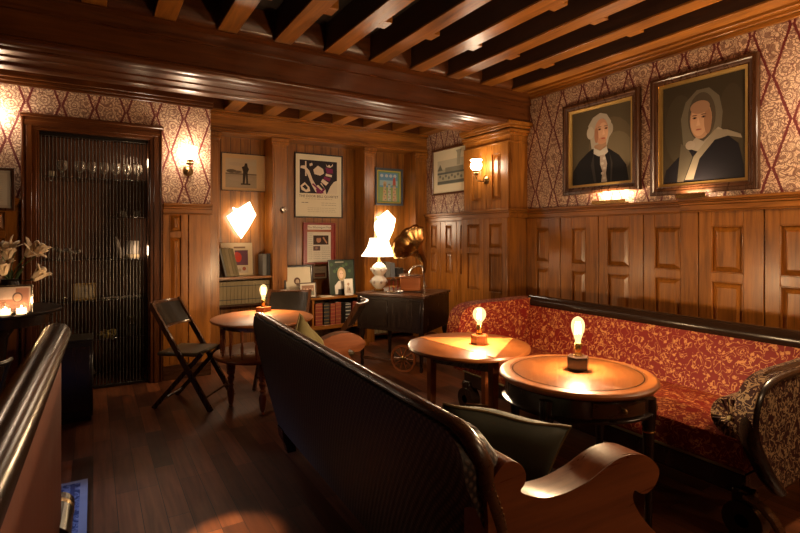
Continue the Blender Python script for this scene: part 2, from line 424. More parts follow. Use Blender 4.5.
# --- chimney column
mc = wallmtx((XC, 0), (0, 1, 0), (-1, 0, 0)); mcf = wallmtx((0, YC), (1, 0, 0), (0, -1, 0))
mb = MB().mat(M['oakZ'])
mb.box(XC+0.012, XR+0.05, YC+0.012, YCE, ZD-0.02, 2.66); mb.box(XC-0.01, XR+0.05, YC, YCE+0.02, 0, ZD-0.01)
mb.box(XC+0.012, XR, 4.0+0.03+0.0, YC+0.014, ZD, 2.6)
struct('wall_column', mb)
mb = MB().mat(M['oakZ'])
mcu = wallmtx((XC+0.012, 0), (0, 1, 0), (-1, 0, 0)); mcl = wallmtx((XC-0.01, 0), (0, 1, 0), (-1, 0, 0))
panelling(mb, mcu, [(YC+0.01, 4.40, [(4.16, 4.31, 1.80, 2.32)]), (4.40, YCE, [(4.49, 4.66, 1.80, 2.32)])], ZD, 2.44, gap=0.001)
panelling(mb, mcl, [(YC, 4.42, [(4.12, 4.33, 0.75, 1.19), (4.12, 4.33, 1.25, 1.53)]), (4.42, YCE+0.02, [(4.50, 4.72, 0.75, 1.19), (4.50, 4.72, 1.25, 1.53)])], 0.0, ZD-0.09, gap=0.001)
trim(mb)
mb = MB().mat(M['oakY'])
def wraps(mb, y, za, zb, xb, y0=YC, y1=YCE):
    mb.box(xb-y, XR, y0-y, y1, za, zb, 0.004)
for (y, za, zb) in ((0.055, ZD-0.022, ZD), (0.04, ZD-0.045, ZD-0.022), (0.028, ZD-0.10, ZD-0.045)): wraps(mb, y, za, zb, XC-0.01)
for (y, za, zb) in ((0.012, 2.42, 2.44), (0.02, 2.50, 2.53), (0.045, 2.53, 2.56), (0.06, 2.575, 2.60), (0.085, 2.60, 2.64)): wraps(mb, y, za, zb, XC)
trim(mb)
# --- nook wall behind the column
struct('wall_nook', MB().box(XN, XR+0.05, YCE, YB+0.2, 0, 3.16), M['paper'])
mn = wallmtx((XN, 0), (0, 1, 0), (-1, 0, 0))
mb = MB().mat(M['oakZ'])
panelling(mb, mn, [(YCE, 5.06, [(4.88, 4.98, 0.9, 1.17), (4.88, 4.98, 1.22, 1.53)]), (5.06, 5.40, [(5.15, 5.29, 0.9, 1.17), (5.15, 5.29, 1.22, 1.53)]), (5.40, YF, [(5.48, 5.62, 0.9, 1.17), (5.48, 5.62, 1.22, 1.53)])], 0, ZD-0.09)
trim(mb)
mb = MB().mat(M['oakY']); ledge(mb, mn, YCE+0.02, YF, ZD-0.005, 0.06); trim(mb)
# --- back wall with the three boarded recesses
struct('wall_back', MB().box(0.9, XR, YB, YB+0.1, 0, 3.16), M['tg'])
mb = MB().mat(M['oakX'])
hdr = wallmtx((0, YF), (1, 0, 0), (0, -1, 0))
mb.box(1.0, XN, YF, YB, 2.55, 3.0)
for (y, za, zb) in ((0.018, 2.54, 2.565), (0.032, 2.565, 2.585), (0.02, 2.735, 2.75), (0.045, 2.75, 2.80)):
    mb.box(1.0, XN, -0.001, y, za, zb, 0.004, hdr)
trim(mb)
mb = MB().mat(M['oakZ'])
PIL = [(1.05, 1.19), (1.785, 1.965), (2.993, 3.14), (3.78, 3.97)]
for a, b in PIL:
    mb.box(a, b, YF, YB, 0, 2.55, 0.003)
    mb.box(a+0.02, b-0.02, YF-0.006, YF, 0.2, 2.42, 0.004)
    mb.box(a-0.012, b+0.012, YF-0.022, YF+0.03, 2.46, 2.49, 0.004); mb.box(a-0.02, b+0.02, YF-0.034, YF+0.03, 2.49, 2.535, 0.006)
trim(mb)
# --- papered wall at the back left, with the doorway to the rod screen
DX0, DX1, DZ = -0.408, 0.458, 2.30
mb = MB().mat(M['paper'])
mb.box(-3.2, DX0-0.05, YL, YL+0.1, 0, 3.16); mb.box(DX1+0.05, 1.01, YL, YL+0.1, 0, 3.16); mb.box(DX0-0.05, DX1+0.05, YL, YL+0.1, DZ+0.05, 3.16)
mb.mat(M['darkZ']).box(0.96, 1.012, YL+0.1, YF+0.1, 0, 3.16)
struct('wall_back_left', mb)
mb = MB().mat(M['beamZ'])
ml = wallmtx((0, YL), (1, 0, 0), (0, -1, 0))
mb.box(DX0-0.11, DX0, -0.001, 0.045, 0, DZ+0.11, 0.006, ml); mb.box(DX1, DX1+0.105, -0.001, 0.045, 0, DZ+0.11, 0.006, ml)
mb.box(DX0, DX0+0.012, -0.1, 0.03, 0, DZ, 0.003, ml); mb.box(DX1-0.012, DX1, -0.1, 0.03, 0, DZ, 0.003, ml)
for s in (-1, 1):
    x = DX0-0.055 if s < 0 else DX1+0.052
    mb.box(x-0.02, x+0.02, 0.045, 0.055, 0.0, DZ+0.06, 0.004, ml)
    mb.box(x+s*0.045-0.008, x+s*0.045+0.008, 0.03, 0.06, 0.0, DZ+0.10, 0.004, ml)
mb.mat(M['beamX']).box(DX0-0.11, DX1+0.105, -0.001, 0.047, DZ, DZ+0.11, 0.006, ml)
mb.box(DX0-0.12, DX1+0.115, -0.001, 0.065, DZ+0.105, DZ+0.135, 0.006, ml)
mb.box(DX0-0.11, DX1+0.105, 0.045, 0.056, DZ+0.03, DZ+0.075, 0.004, ml)
struct('door_1', mb)
mb = MB().mat(M['oakZ'])
panelling(mb, ml, [(DX1+0.11, 0.80, [(0.63, 0.74, 0.62, 1.38), (0.63, 0.74, 1.43, 1.60)]), (0.80, 1.01, [])], 0, ZD-0.09)
panelling(mb, ml, [(-1.1, DX0-0.12, [(-0.9, -0.62, 0.62, 1.38), (-0.9, -0.62, 1.43, 1.60)]), (-2.0, -1.1, []), (-3.1, -2.0, [])], 0, ZD-0.09)
trim(mb)
mb = MB().mat(M['oakX']); ledge(mb, ml, DX1+0.115, 1.025, ZD+0.02, 0.05); ledge(mb, ml, -3.1, DX0-0.12, ZD+0.02, 0.05); trim(mb)
mb = MB().mat(M['darkX']); mb.box(DX1+0.11, 1.01, 0.0, 0.035, 0, 0.14, 0.005, ml); mb.box(-3.1, DX0-0.11, 0.0, 0.035, 0, 0.14, 0.005, ml); tag(mb.build('baseboard_back'), kind='structure')
mb = MB().mat(M['beamX'])                                       # crown of the papered wall
for (y, za, zb) in ((0.02, 2.665, 2.69), (0.04, 2.69, 2.72), (0.065, 2.72, 2.775)): mb.box(-3.1, 1.03, -0.001, y, za, zb, 0.004, ml)
trim(mb)
# niche box behind the doorway
mb = MB().mat(wood('niche_board', (0.22, 0.07, 0.022), (0.05, 0.016, 0.008), 'Z', rough=0.6, coat=0.0))
mb.box(-0.47, 0.52, YL+0.62, YL+0.66, 0, 2.45); mb.mat(M['ebony']).box(-0.50, -0.46, YL+0.1, YL+0.66, 0, 2.45); mb.box(0.51, 0.55, YL+0.1, YL+0.66, 0, 2.45); mb.box(-0.5, 0.55, YL+0.1, YL+0.66, 2.35, 2.45)
struct('wall_niche', mb)
# --- the other walls of the room (behind and left of the camera)
struct('wall_left', MB().box(-3.2, -3.1, -2.2, 5.3, 0, 3.16), M['darkZ'])
struct('wall_front', MB().box(-3.2, 4.3, -2.2, -2.1, 0, 3.16), M['darkZ'])
# --- the big beam crossing the room
def beam_profile():
    return [(3.90, 3.16), (3.90, 2.99), (3.915, 2.97), (3.935, 2.955), (3.935, 2.94), (3.975, 2.92), (3.98, 2.86), (3.965, 2.855), (3.965, 2.835), (3.985, 2.83),
            (3.985, 2.665), (3.97, 2.655), (3.965, 2.635), (3.975, 2.618), (3.995, 2.61), (4.045, 2.61), (4.055, 2.625), (4.075, 2.63), (4.12, 2.63), (4.14, 2.62), (4.165, 2.617), (4.19, 2.622), (4.20, 2.64),
            (4.36, 2.642), (4.37, 2.632), (4.385, 2.632), (4.395, 2.642), (4.54, 2.642), (4.55, 2.625), (4.60, 2.618), (4.66, 2.622), (4.67, 2.645), (4.70, 2.65), (4.72, 2.67), (4.72, 2.80), (4.72, 3.16)]
mb = MB().mat(M['beamX']); mb.prism(beam_profile(), -3.1, XR-0.001, 'YZ'); trim(mb)
# --- joists: main bay in front of the beam, shallow ones behind it
JX = [1.225+0.43*k for k in range(-10, 7)]
for x in JX:
    if x > 3.9: continue
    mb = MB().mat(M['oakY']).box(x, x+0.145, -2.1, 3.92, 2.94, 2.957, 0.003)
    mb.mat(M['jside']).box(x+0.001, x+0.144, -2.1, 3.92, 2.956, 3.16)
    trim(mb)
mb = MB().mat(M['oakX'])
for k, x in enumerate(JX[:-1]):
    for (yy, off) in ((3.15, 0), (2.28, 0), (1.4, 0)):
        mb.box(x+0.145, x+0.215, yy, yy+0.12, 2.95, 3.02, 0.003)
trim(mb)
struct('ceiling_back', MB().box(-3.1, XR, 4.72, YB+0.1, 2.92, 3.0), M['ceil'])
for x in JX:
    x1 = min(x+0.15, XR-0.02)
    if x > 3.9: continue
    trim(MB().mat(M['oakY']).box(x, x1, 4.70, YF, 2.775, 2.92, 0.003))
mb = MB().mat(M['beamX'])
mb.box(-3.1, 1.0, 5.24, 5.30, 2.77, 2.92); mb.box(1.0, XN, 5.69, YF, 2.78, 2.92); mb.box(-3.1, XN, 4.72, 4.76, 2.74, 2.92); trim(mb)
# ================================================================= pictures
class Art:
    """flat paint layers on a rectangle w x h, x right, y up, origin at centre; becomes one mesh in the XZ plane facing -Y"""
    def __init__(s, w, h, bg): s.w, s.h = w, h; s.mb = MB(); s.k = 0; s.rect(-w/2, w/2, -h/2, h/2, bg, raw=True)
    def _m(s, c): return c if not isinstance(c, tuple) else paint(*c)
    def poly(s, pts, c, raw=False):
        s.k += 1; y = -0.0005 - 0.00012*s.k; s.mb.mat(s._m(c))
        if not raw: pts = [(x*s.w/2, z*s.h/2) for x, z in pts]
        vs = [s.mb.bm.verts.new((x, y, z)) for x, z in pts]
        f = s.mb._f(vs)
        if f:
            f.normal_update()
            if f.normal.y > 0: f.normal_flip()
            if len(pts) > 4: bmesh.ops.triangulate(s.mb.bm, faces=[f], ngon_method='EAR_CLIP')
        return s
    def rect(s, x0, x1, y0, y1, c, raw=False): return s.poly([(x0, y0), (x1, y0), (x1, y1), (x0, y1)], c, raw)
    def ell(s, cx, cy, rx, ry, c, n=22, a0=0, rot=0.0):
        pts = []
        for i in range(n):
            t = 2*pi*i/n; x, y = rx*cos(t), ry*sin(t)*s.h/s.w
            x, y = x*cos(rot)-y*sin(rot), x*sin(rot)+y*cos(rot)
            pts.append((cx+x, cy+y*s.w/s.h))
        return s.poly(pts, c)
    def text(s, txt, cx, cy, size, c):
        me = text_mesh(txt, size*s.h/2, s._m(c)); s.k += 1; y = -0.0005-0.00012*s.k
        s.mb.mat(s._m(c)); mp = [s.mb.bm.verts.new((v.co.x+cx*s.w/2, y, v.co.y+cy*s.h/2)) for v in me.vertices]
        for p in me.polygons:
            f = s.mb._f([mp[i] for i in p.vertices])
            if f:
                f.normal_update()
                if f.normal.y > 0: f.normal_flip()
        return s
def frame_mesh(w, h, prof, mat, mat2=None, split=None):
    """mitred frame; prof = list of (inset from outer edge, depth out); outer size w x h, in XZ plane, out = -Y"""
    mb = MB().mat(mat); rings = []
    for ins, d in prof:
        rings.append([mb.bm.verts.new((sx*(w/2-ins), -d, sz*(h/2-ins))) for sx, sz in ((-1, -1), (1, -1), (1, 1), (-1, 1))])
    for i, (a, b) in enumerate(zip(rings, rings[1:])):
        mb.mat(mat2 if (mat2 and split is not None and i >= split) else mat)
        for k in range(4): mb._f([a[k], a[(k+1) % 4], b[(k+1) % 4], b[k]])
    return mb
def picture(name, label, cat, loc, rz, w, h, fw, fd, fmat, art_fn, mat2=None, split=None, prof=None, matw=0.0, mat_col=(0.55, 0.47, 0.34), tilt=0.0, roll=0.0, glass=False, group=None):
    t = thing(name, label, cat, loc, rz, group); t.rotation_euler = (tilt, roll, rz)
    prof = prof or [(0, 0), (0, fd*0.85), (fw*0.12, fd), (fw*0.8, fd), (fw, fd*0.55), (fw, 0.002)]
    frame_mesh(w, h, prof, fmat, mat2, split).build('frame', parent=t, keep=False)
    MB().box(-w/2+0.002, w/2-0.002, -0.003, 0.003-0.004, -h/2+0.002, h/2-0.002).build('backing', M['darkbook'], t)
    iw, ih = w-2*fw, h-2*fw
    if matw:
        MB().box(-iw/2, iw/2, -0.006, -0.003, -ih/2, ih/2).build('mount', paint(*mat_col), t)
        iw -= 2*matw; ih -= 2*matw
    a = Art(iw, ih, (0.5, 0.5, 0.5)); art_fn(a)
    o = a.mb.build('artwork', parent=t, auto=False, keep=True); o.location = (0, -0.0065, 0)
    return t
def wall_rect(fn, u0, v0, u1, v1, P):
    a = fn(u0, v0, P); b = fn(u1, v1, P); return a, b
def scribble(a, rows, x0, x1, c, lw=0.006, seed=1):
    rr = random.Random(seed)
    for y in rows:
        x = x0
        while x < x1-0.03:
            l = rr.uniform(0.05, 0.16); a.rect(x, min(x+l, x1), y-lw, y+lw, c); x += l+0.03
# --- two oil portraits on the right wall (generic sitters)
def portrait_man(a):
    a.rect(-1, 1, -1, 1, (0.085, 0.068, 0.042)); a.ell(0.35, -0.1, 0.75, 0.8, (0.115, 0.09, 0.055)); a.ell(0.55, -0.25, 0.5, 0.55, (0.15, 0.12, 0.075))
    a.poly([(-1, -1), (-0.98, -0.62), (-0.75, -0.35), (-0.42, -0.13), (-0.15, 0.0), (0.30, -0.12), (0.62, -0.32), (0.85, -0.6), (0.93, -1)], (0.012, 0.011, 0.012))
    a.poly([(-0.30, -0.06), (-0.36, 0.30), (-0.42, 0.58), (-0.25, 0.78), (0.0, 0.87), (0.22, 0.80), (0.36, 0.60), (0.40, 0.30), (0.30, 0.18), (0.2, -0.1)], (0.40, 0.36, 0.30))
    a.ell(-0.34, 0.38, 0.13, 0.17, (0.47, 0.43, 0.36)); a.ell(0.36, 0.40, 0.07, 0.14, (0.36, 0.32, 0.26))
    a.poly([(-0.20, 0.02), (-0.19, -0.2), (0.10, -0.28), (0.22, -0.12), (0.2, 0.1)], (0.36, 0.22, 0.14))
    a.ell(0.04, 0.37, 0.235, 0.34, (0.50, 0.27, 0.17)); a.ell(0.10, 0.34, 0.17, 0.26, (0.62, 0.37, 0.24))
    a.ell(-0.13, 0.28, 0.07, 0.2, (0.38, 0.18, 0.11)); a.ell(0.06, 0.12, 0.15, 0.09, (0.50, 0.27, 0.17))
    for x in (-0.02, 0.20): a.ell(x, 0.43, 0.055, 0.028, (0.30, 0.15, 0.09)); a.ell(x+0.005, 0.43, 0.026, 0.02, (0.05, 0.03, 0.02)); a.ell(x, 0.495, 0.065, 0.014, (0.25, 0.17, 0.12))
    a.poly([(0.10, 0.46), (0.17, 0.28), (0.08, 0.26)], (0.72, 0.45, 0.3)); a.ell(0.11, 0.175, 0.075, 0.018, (0.35, 0.09, 0.06))
    a.poly([(-0.22, -0.04), (0.0, -0.14), (0.22, -0.05), (0.27, -0.2), (0.12, -0.30), (-0.06, -0.28), (-0.22, -0.2)], (0.50, 0.47, 0.42))
    a.poly([(0.0, -0.26), (0.16, -0.26), (0.24, -0.5), (0.20, -0.75), (0.24, -0.98), (0.04, -0.98), (0.08, -0.7), (0.0, -0.5)], (0.36, 0.30, 0.26))
    for k in range(5): a.ell(0.11+0.03*(-1)**k, -0.36-0.13*k, 0.05, 0.035, (0.50, 0.45, 0.40))
    a.poly([(-0.22, -0.16), (-0.32, -0.5), (-0.2, -0.98), (-0.12, -0.98), (-0.2, -0.5)], (0.035, 0.03, 0.028)); a.poly([(0.3, -0.16), (0.42, -0.5), (0.4, -0.98), (0.34, -0.98), (0.36, -0.5)], (0.035, 0.03, 0.028))
def portrait_woman(a):
    a.rect(-1, 1, -1, 1, (0.040, 0.031, 0.020)); a.ell(-0.55, 0.1, 0.4, 0.7, (0.05, 0.04, 0.026)); a.ell(0.7, 0.2, 0.3, 0.6, (0.048, 0.037, 0.024))
    a.poly([(-0.45, -0.35), (-0.52, 0.3), (-0.40, 0.62), (-0.12, 0.82), (0.18, 0.82), (0.42, 0.62), (0.50, 0.3), (0.46, -0.05), (0.3, -0.3), (-0.1, -0.5)], (0.11, 0.095, 0.07))
    a.ell(0.0, 0.28, 0.34, 0.48, (0.065, 0.05, 0.035))
    a.poly([(-1, -1), (-0.92, -0.72), (-0.6, -0.48), (-0.3, -0.34), (0.2, -0.2), (0.55, -0.12), (0.85, -0.35), (0.96, -0.75), (0.98, -1)], (0.010, 0.009, 0.012))
    a.ell(-0.02, 0.22, 0.27, 0.38, (0.32, 0.185, 0.115)); a.ell(-0.06, 0.20, 0.21, 0.30, (0.42, 0.25, 0.155)); a.ell(0.15, 0.18, 0.09, 0.26, (0.25, 0.135, 0.08))
    a.ell(-0.04, 0.47, 0.24, 0.13, (0.26, 0.15, 0.095))
    for x in (-0.17, 0.05): a.ell(x, 0.27, 0.055, 0.022, (0.14, 0.075, 0.05)); a.ell(x, 0.268, 0.022, 0.016, (0.02, 0.012, 0.01)); a.ell(x, 0.32, 0.07, 0.012, (0.12, 0.07, 0.05))
    a.poly([(-0.08, 0.28), (-0.13, 0.11), (-0.03, 0.11)], (0.50, 0.31, 0.2)); a.ell(-0.07, 0.03, 0.075, 0.014, (0.24, 0.075, 0.055))
    a.poly([(-0.38, -0.30), (-0.14, -0.12), (0.05, -0.22), (0.40, 0.02), (0.5, -0.04), (0.15, -0.32), (-0.1, -0.4)], (0.24, 0.205, 0.165))
    a.poly([(0.32, -0.02), (0.60, -0.06), (0.90, -0.18), (0.93, -0.26), (0.62, -0.18), (0.32, -0.22), (-0.05, -0.55), (-0.2, -0.95), (-0.42, -0.95), (-0.2, -0.5), (0.12, -0.2)], (0.19, 0.16, 0.12))
    a.poly([(-0.52, -0.2), (-0.34, -0.32), (-0.22, -0.5), (-0.45, -0.98), (-0.62, -0.98)], (0.085, 0.07, 0.05))
    a.ell(-0.28, -0.26, 0.12, 0.09, (0.26, 0.22, 0.18))
oil_prof = lambda fw: [(0, 0), (0, 0.045), (0.006, 0.052), (fw*0.30, 0.055), (fw*0.38, 0.046), (fw*0.52, 0.044), (fw*0.62, 0.034), (fw*0.72, 0.034), (fw*0.74, 0.026), (fw*0.98, 0.018), (fw, 0.003)]
def portrait(u0, u1, vtop, vbot, label, fn):
    # the sides are measured at u0/u1 and the heights at the near (right) side, on the plane of the right wall
    a = onX(u0, vtop, XR-0.012); b = onX(u1, vtop, XR-0.012); c = onX(u1, vbot, XR-0.012)
    w, h = abs(a.y-b.y), b.z-c.z
    return picture('oil_portrait', label, 'painting', (XR-0.004, (a.y+b.y)/2, (b.z+c.z)/2), -pi/2, w, h, 0.095, 0.05, M['darkZ'], fn, mat2=M['gold'], split=7, prof=oil_prof(0.095))
portrait(565, 641, 87, 189.5, 'smaller oil portrait of a white-haired gentleman in a dark coat, gilt-edged dark frame', portrait_man)
portrait(652.5, 760, 52, 189, 'larger oil portrait of a veiled woman in a black cloak, gilt-edged dark frame', portrait_woman)
# --- pictures in the boarded recesses
def bp(u0, v0, u1, v1, Y=YB, dy=0.0):
    """centre, width, height on plane Y from left edge u0, right edge u1; v0/v1 = top and bottom at the left edge"""
    a, b, c = onY(u0, v0, Y), onY(u1, v0, Y), onY(u0, v1, Y)
    return ((a.x+b.x)/2, Y-dy, (a.z+c.z)/2), b.x-a.x, a.z-c.z
def sepia(a):
    a.rect(-1, 1, -1, 1, (0.55, 0.37, 0.2)); a.rect(-0.86, 0.50, -0.86, 0.76, (0.33, 0.26, 0.18)); a.rect(-0.86, 0.50, -0.05, 0.76, (0.48, 0.38, 0.26))
    a.ell(-0.4, 0.45, 0.32, 0.10, (0.44, 0.36, 0.26)); a.ell(0.25, 0.5, 0.25, 0.14, (0.47, 0.39, 0.28)); a.ell(-0.6, 0.05, 0.22, 0.10, (0.12, 0.09, 0.06)); a.ell(-0.35, 0.02, 0.2, 0.07, (0.15, 0.11, 0.08))
    a.ell(-0.2, -0.35, 0.55, 0.15, (0.36, 0.28, 0.2)); a.rect(-0.86, 0.5, -0.12, -0.06, (0.15, 0.11, 0.075))
    a.poly([(-0.12, -0.60), (-0.10, 0.05), (-0.16, 0.30), (-0.05, 0.36), (-0.02, 0.52), (0.08, 0.52), (0.10, 0.34), (0.16, 0.20), (0.10, 0.0), (0.12, -0.60), (0.04, -0.60), (0.02, -0.1), (-0.03, -0.60)], (0.045, 0.032, 0.024))
    a.rect(-0.2, 0.22, -0.68, -0.60, (0.05, 0.035, 0.025))
loc, w, h = bp(221, 152, 268, 190.5, dy=0.006)
picture('framed_photograph', 'sepia photograph of a statue in a wide landscape, above the left paper lamp', 'picture', loc, 0, w, h, 0.010, 0.02, M['darkZ'], sepia)
def jazz(a):
    cr, bk, mg = (0.80, 0.73, 0.55), (0.035, 0.028, 0.035), (0.22, 0.03, 0.11)
    a.rect(-1, 1, -1, 1, cr); a.rect(-0.83, 0.80, -0.25, 0.82, bk)
    W = (0.78, 0.66, 0.54)
    a.poly([(-0.78, 0.62), (-0.62, 0.64), (-0.42, 0.48), (-0.28, 0.2), (-0.12, 0.0), (0.1, 0.10), (0.28, -0.1), (0.32, -0.25), (0.02, -0.25), (-0.15, -0.2), (-0.32, 0.02), (-0.5, 0.35), (-0.62, 0.52), (-0.80, 0.55)], W)
    a.poly([(-0.25, 0.52), (-0.05, 0.66), (0.18, 0.56), (0.22, 0.42), (0.05, 0.34), (-0.2, 0.38)], W)
    a.poly([(0.28, 0.62), (0.60, 0.58), (0.62, 0.44), (0.34, 0.42)], mg)
    a.poly([(0.30, 0.42), (0.58, 0.38), (0.56, 0.31), (0.28, 0.34)], W); a.poly([(0.24, 0.33), (0.52, 0.27), (0.46, 0.16), (0.18, 0.24)], mg)
    a.poly([(0.16, 0.24), (0.42, 0.12), (0.30, 0.02), (0.08, 0.14)], W); a.poly([(0.02, 0.1), (0.26, -0.08), (0.2, -0.14), (-0.04, 0.04)], bk)
    a.poly([(-0.32, 0.05), (-0.25, 0.08), (0.22, -0.22), (0.14, -0.24)], mg); a.poly([(-0.1, -0.25), (-0.14, -0.1), (-0.06, -0.06), (0.06, -0.2), (0.2, -0.05), (0.28, -0.1), (0.1, -0.25)], mg)
    a.poly([(-0.8, -0.02), (-0.62, 0.1), (-0.42, -0.05), (-0.38, -0.18), (-0.55, -0.22), (-0.75, -0.15)], W); a.poly([(-0.72, -0.04), (-0.6, 0.03), (-0.48, -0.08), (-0.56, -0.15)], bk)
    a.poly([(0.35, -0.25), (0.5, 0.0), (0.66, 0.16), (0.80, 0.2), (0.80, -0.25)], (0.74, 0.67, 0.52)); a.poly([(0.3, 0.74), (0.36, 0.66), (0.45, 0.72), (0.52, 0.66), (0.62, 0.76), (0.6, 0.68), (0.5, 0.62), (0.34, 0.64)], W)
    a.poly([(-0.6, 0.78), (-0.55, 0.78), (-0.54, 0.3), (-0.60, 0.3)], W); a.poly([(-0.42, 0.7), (-0.3, 0.74), (-0.28, 0.66), (-0.4, 0.62)], W)
    a.rect(0.5, 0.68, -0.235, -0.215, (0.75, 0.7, 0.6))
    ink = (0.045, 0.035, 0.03)
    a.text('THE DOOR BELL QUARTET', 0, -0.345, 0.112, ink)
    scribble(a, [-0.43], -0.6, 0.6, (0.30, 0.25, 0.18), 0.005, 3); scribble(a, [-0.55], -0.75, -0.45, ink, 0.008, 5); scribble(a, [-0.55, -0.62], 0.1, 0.75, (0.33, 0.28, 0.2), 0.006, 6); scribble(a, [-0.72, -0.78, -0.84], -0.5, 0.75, (0.40, 0.35, 0.25), 0.005, 8)
loc, w, h = bp(294, 152, 342, 217.5, dy=0.006)
picture('framed_poster', 'large cream concert poster with black, white and magenta artwork in a thin black frame', 'poster', loc, 0, w, h, 0.016, 0.024, M['black'], jazz)
def news(a):
    pp, ink = (0.74, 0.68, 0.57), (0.04, 0.03, 0.03)
    a.rect(-1, 1, -1, 1, M['redframe']); a.rect(-0.80, 0.80, 0.72, 0.97, pp); a.rect(-0.82, 0.78, -0.99, 0.60, pp); a.rect(-0.85, 0.82, 0.64, 0.66, M['gold'])
    a.text('The Washington Post', 0, 0.84, 0.15, ink)
    a.rect(-0.42, 0.62, -0.07, 0.42, (0.055, 0.03, 0.022)); a.ell(-0.05, 0.19, 0.16, 0.16, (0.5, 0.25, 0.15)); a.poly([(0.2, 0.3), (0.3, 0.34), (0.55, 0.02), (0.48, -0.02)], (0.5, 0.26, 0.15)); a.ell(-0.05, 0.32, 0.15, 0.05, (0.08, 0.05, 0.04))
    a.rect(-0.42, 0.05, -0.38, -0.14, (0.14, 0.08, 0.08)); a.ell(-0.2, -0.25, 0.1, 0.07, (0.35, 0.2, 0.15))
    for i in range(14):
        y = 0.5-0.1*i
        scribble(a, [y], -0.74, -0.48, (0.3, 0.27, 0.22), 0.009, i)
        if y < -0.12: scribble(a, [y], 0.14, 0.7, (0.3, 0.27, 0.22), 0.009, i+30)
        if y < -0.42: scribble(a, [y], -0.42, 0.05, (0.3, 0.27, 0.22), 0.009, i+60)
loc, w, h = bp(302.5, 222.5, 335, 264.5, dy=0.006)
picture('framed_newspaper', 'newspaper front page behind glass in a bright red frame, below the concert poster', 'picture', loc, 0, w, h, 0.022, 0.024, M['redframe'], news)
def strip(a):
    a.rect(-1, 1, -1, 1, (0.36, 0.29, 0.21)); a.rect(-0.8, 0.8, -0.75, -0.1, (0.12, 0.05, 0.03)); a.rect(-0.7, 0.7, -0.62, -0.42, (0.3, 0.1, 0.06)); scribble(a, [0.25, 0.5], -0.7, 0.7, (0.15, 0.1, 0.08), 0.03, 4)
loc, w, h = bp(312, 265.5, 327, 279.5, dy=0.006)
picture('framed_print', 'small brown print on the boards directly below the red-framed newspaper', 'picture', loc, 0, w, h, 0.012, 0.018, M['darkZ'], strip)
def bright(a):
    a.rect(-1, 1, -1, 1, (0.62, 0.50, 0.08)); a.rect(-0.92, 0.92, -0.94, 0.94, (0.20, 0.36, 0.20)); a.rect(-0.78, 0.74, -0.02, 0.86, (0.16, 0.36, 0.62)); a.rect(-0.78, 0.74, 0.08, 0.4, (0.36, 0.56, 0.66))
    for x in (-0.6, -0.2, 0.15, 0.5): a.ell(x, 0.68, 0.13, 0.10, (0.55, 0.66, 0.72))
    a.rect(-0.78, 0.74, -0.9, -0.02, (0.28, 0.40, 0.17))
    a.poly([(-0.5, 0.25), (-0.35, 0.35), (-0.2, 0.25), (-0.25, 0.0), (-0.18, -0.88), (-0.55, -0.88), (-0.46, 0.0)], (0.58, 0.45, 0.27)); a.ell(-0.36, 0.1, 0.1, 0.1, (0.40, 0.28, 0.14))
    a.poly([(-0.08, 0.1), (0.12, 0.1), (0.18, -0.88), (-0.12, -0.88)], (0.52, 0.56, 0.48)); a.ell(0.02, 0.15, 0.11, 0.05, (0.25, 0.3, 0.32))
    a.poly([(0.32, 0.12), (0.34, 0.5), (0.45, 0.65), (0.55, 0.5), (0.58, 0.12)], (0.52, 0.13, 0.10)); a.poly([(0.34, 0.05), (0.56, 0.05), (0.66, -0.88), (0.3, -0.88)], (0.60, 0.42, 0.28)); a.rect(0.24, 0.62, 0.05, 0.12, (0.25, 0.3, 0.2))
    for k in range(5):
        for x in (-0.36, 0.03, 0.46): a.ell(x+0.05*(-1)**k, -0.15-0.16*k, 0.06, 0.03, (0.45, 0.14, 0.1) if k % 2 else (0.15, 0.25, 0.3))
loc, w, h = bp(374.5, 167.5, 402, 205, dy=0.006)
picture('framed_painting', 'small colourful painting with a yellow border and slate blue frame in the right recess', 'painting', loc, 0, w, h, 0.032, 0.026, M['blueframe'], bright)
# engraving on the nook wall
def engraving(a):
    a.rect(-1, 1, -1, 1, (0.78, 0.70, 0.50)); a.rect(-0.76, 0.76, -0.62, 0.52, (0.44, 0.41, 0.30)); a.rect(-0.76, 0.76, 0.1, 0.52, (0.58, 0.54, 0.40))
    a.poly([(-0.76, 0.05), (-0.6, 0.35), (-0.45, 0.05)], (0.16, 0.16, 0.12)); a.rect(-0.3, 0.7, -0.05, 0.16, (0.27, 0.26, 0.2)); a.rect(-0.76, 0.76, -0.14, -0.05, (0.12, 0.13, 0.12)); a.rect(-0.76, 0.76, -0.60, -0.46, (0.13, 0.14, 0.12))
    for k in range(8): a.ell(-0.6+0.17*k, -0.28+0.05*(-1)**k, 0.06, 0.07, (0.18, 0.18, 0.14))
    a.poly([(0.35, 0.2), (0.38, 0.75), (0.30, 0.88), (0.62, 0.9), (0.56, 0.7), (0.52, 0.2)], (0.40, 0.38, 0.28))
a1 = onX(433, 151, XN-0.01); b1 = onX(433, 196, XN-0.01); c1 = onX(467, 144, XN-0.01)
picture('framed_engraving', 'cream engraving of a waterfront in a narrow wooden frame beside the panelled column', 'picture', (XN-0.004, (a1.y+c1.y)/2-0.03, (a1.z+b1.z)/2), -pi/2, a1.y-c1.y+0.08, a1.z-b1.z, 0.028, 0.025, M['beamZ'], engraving)
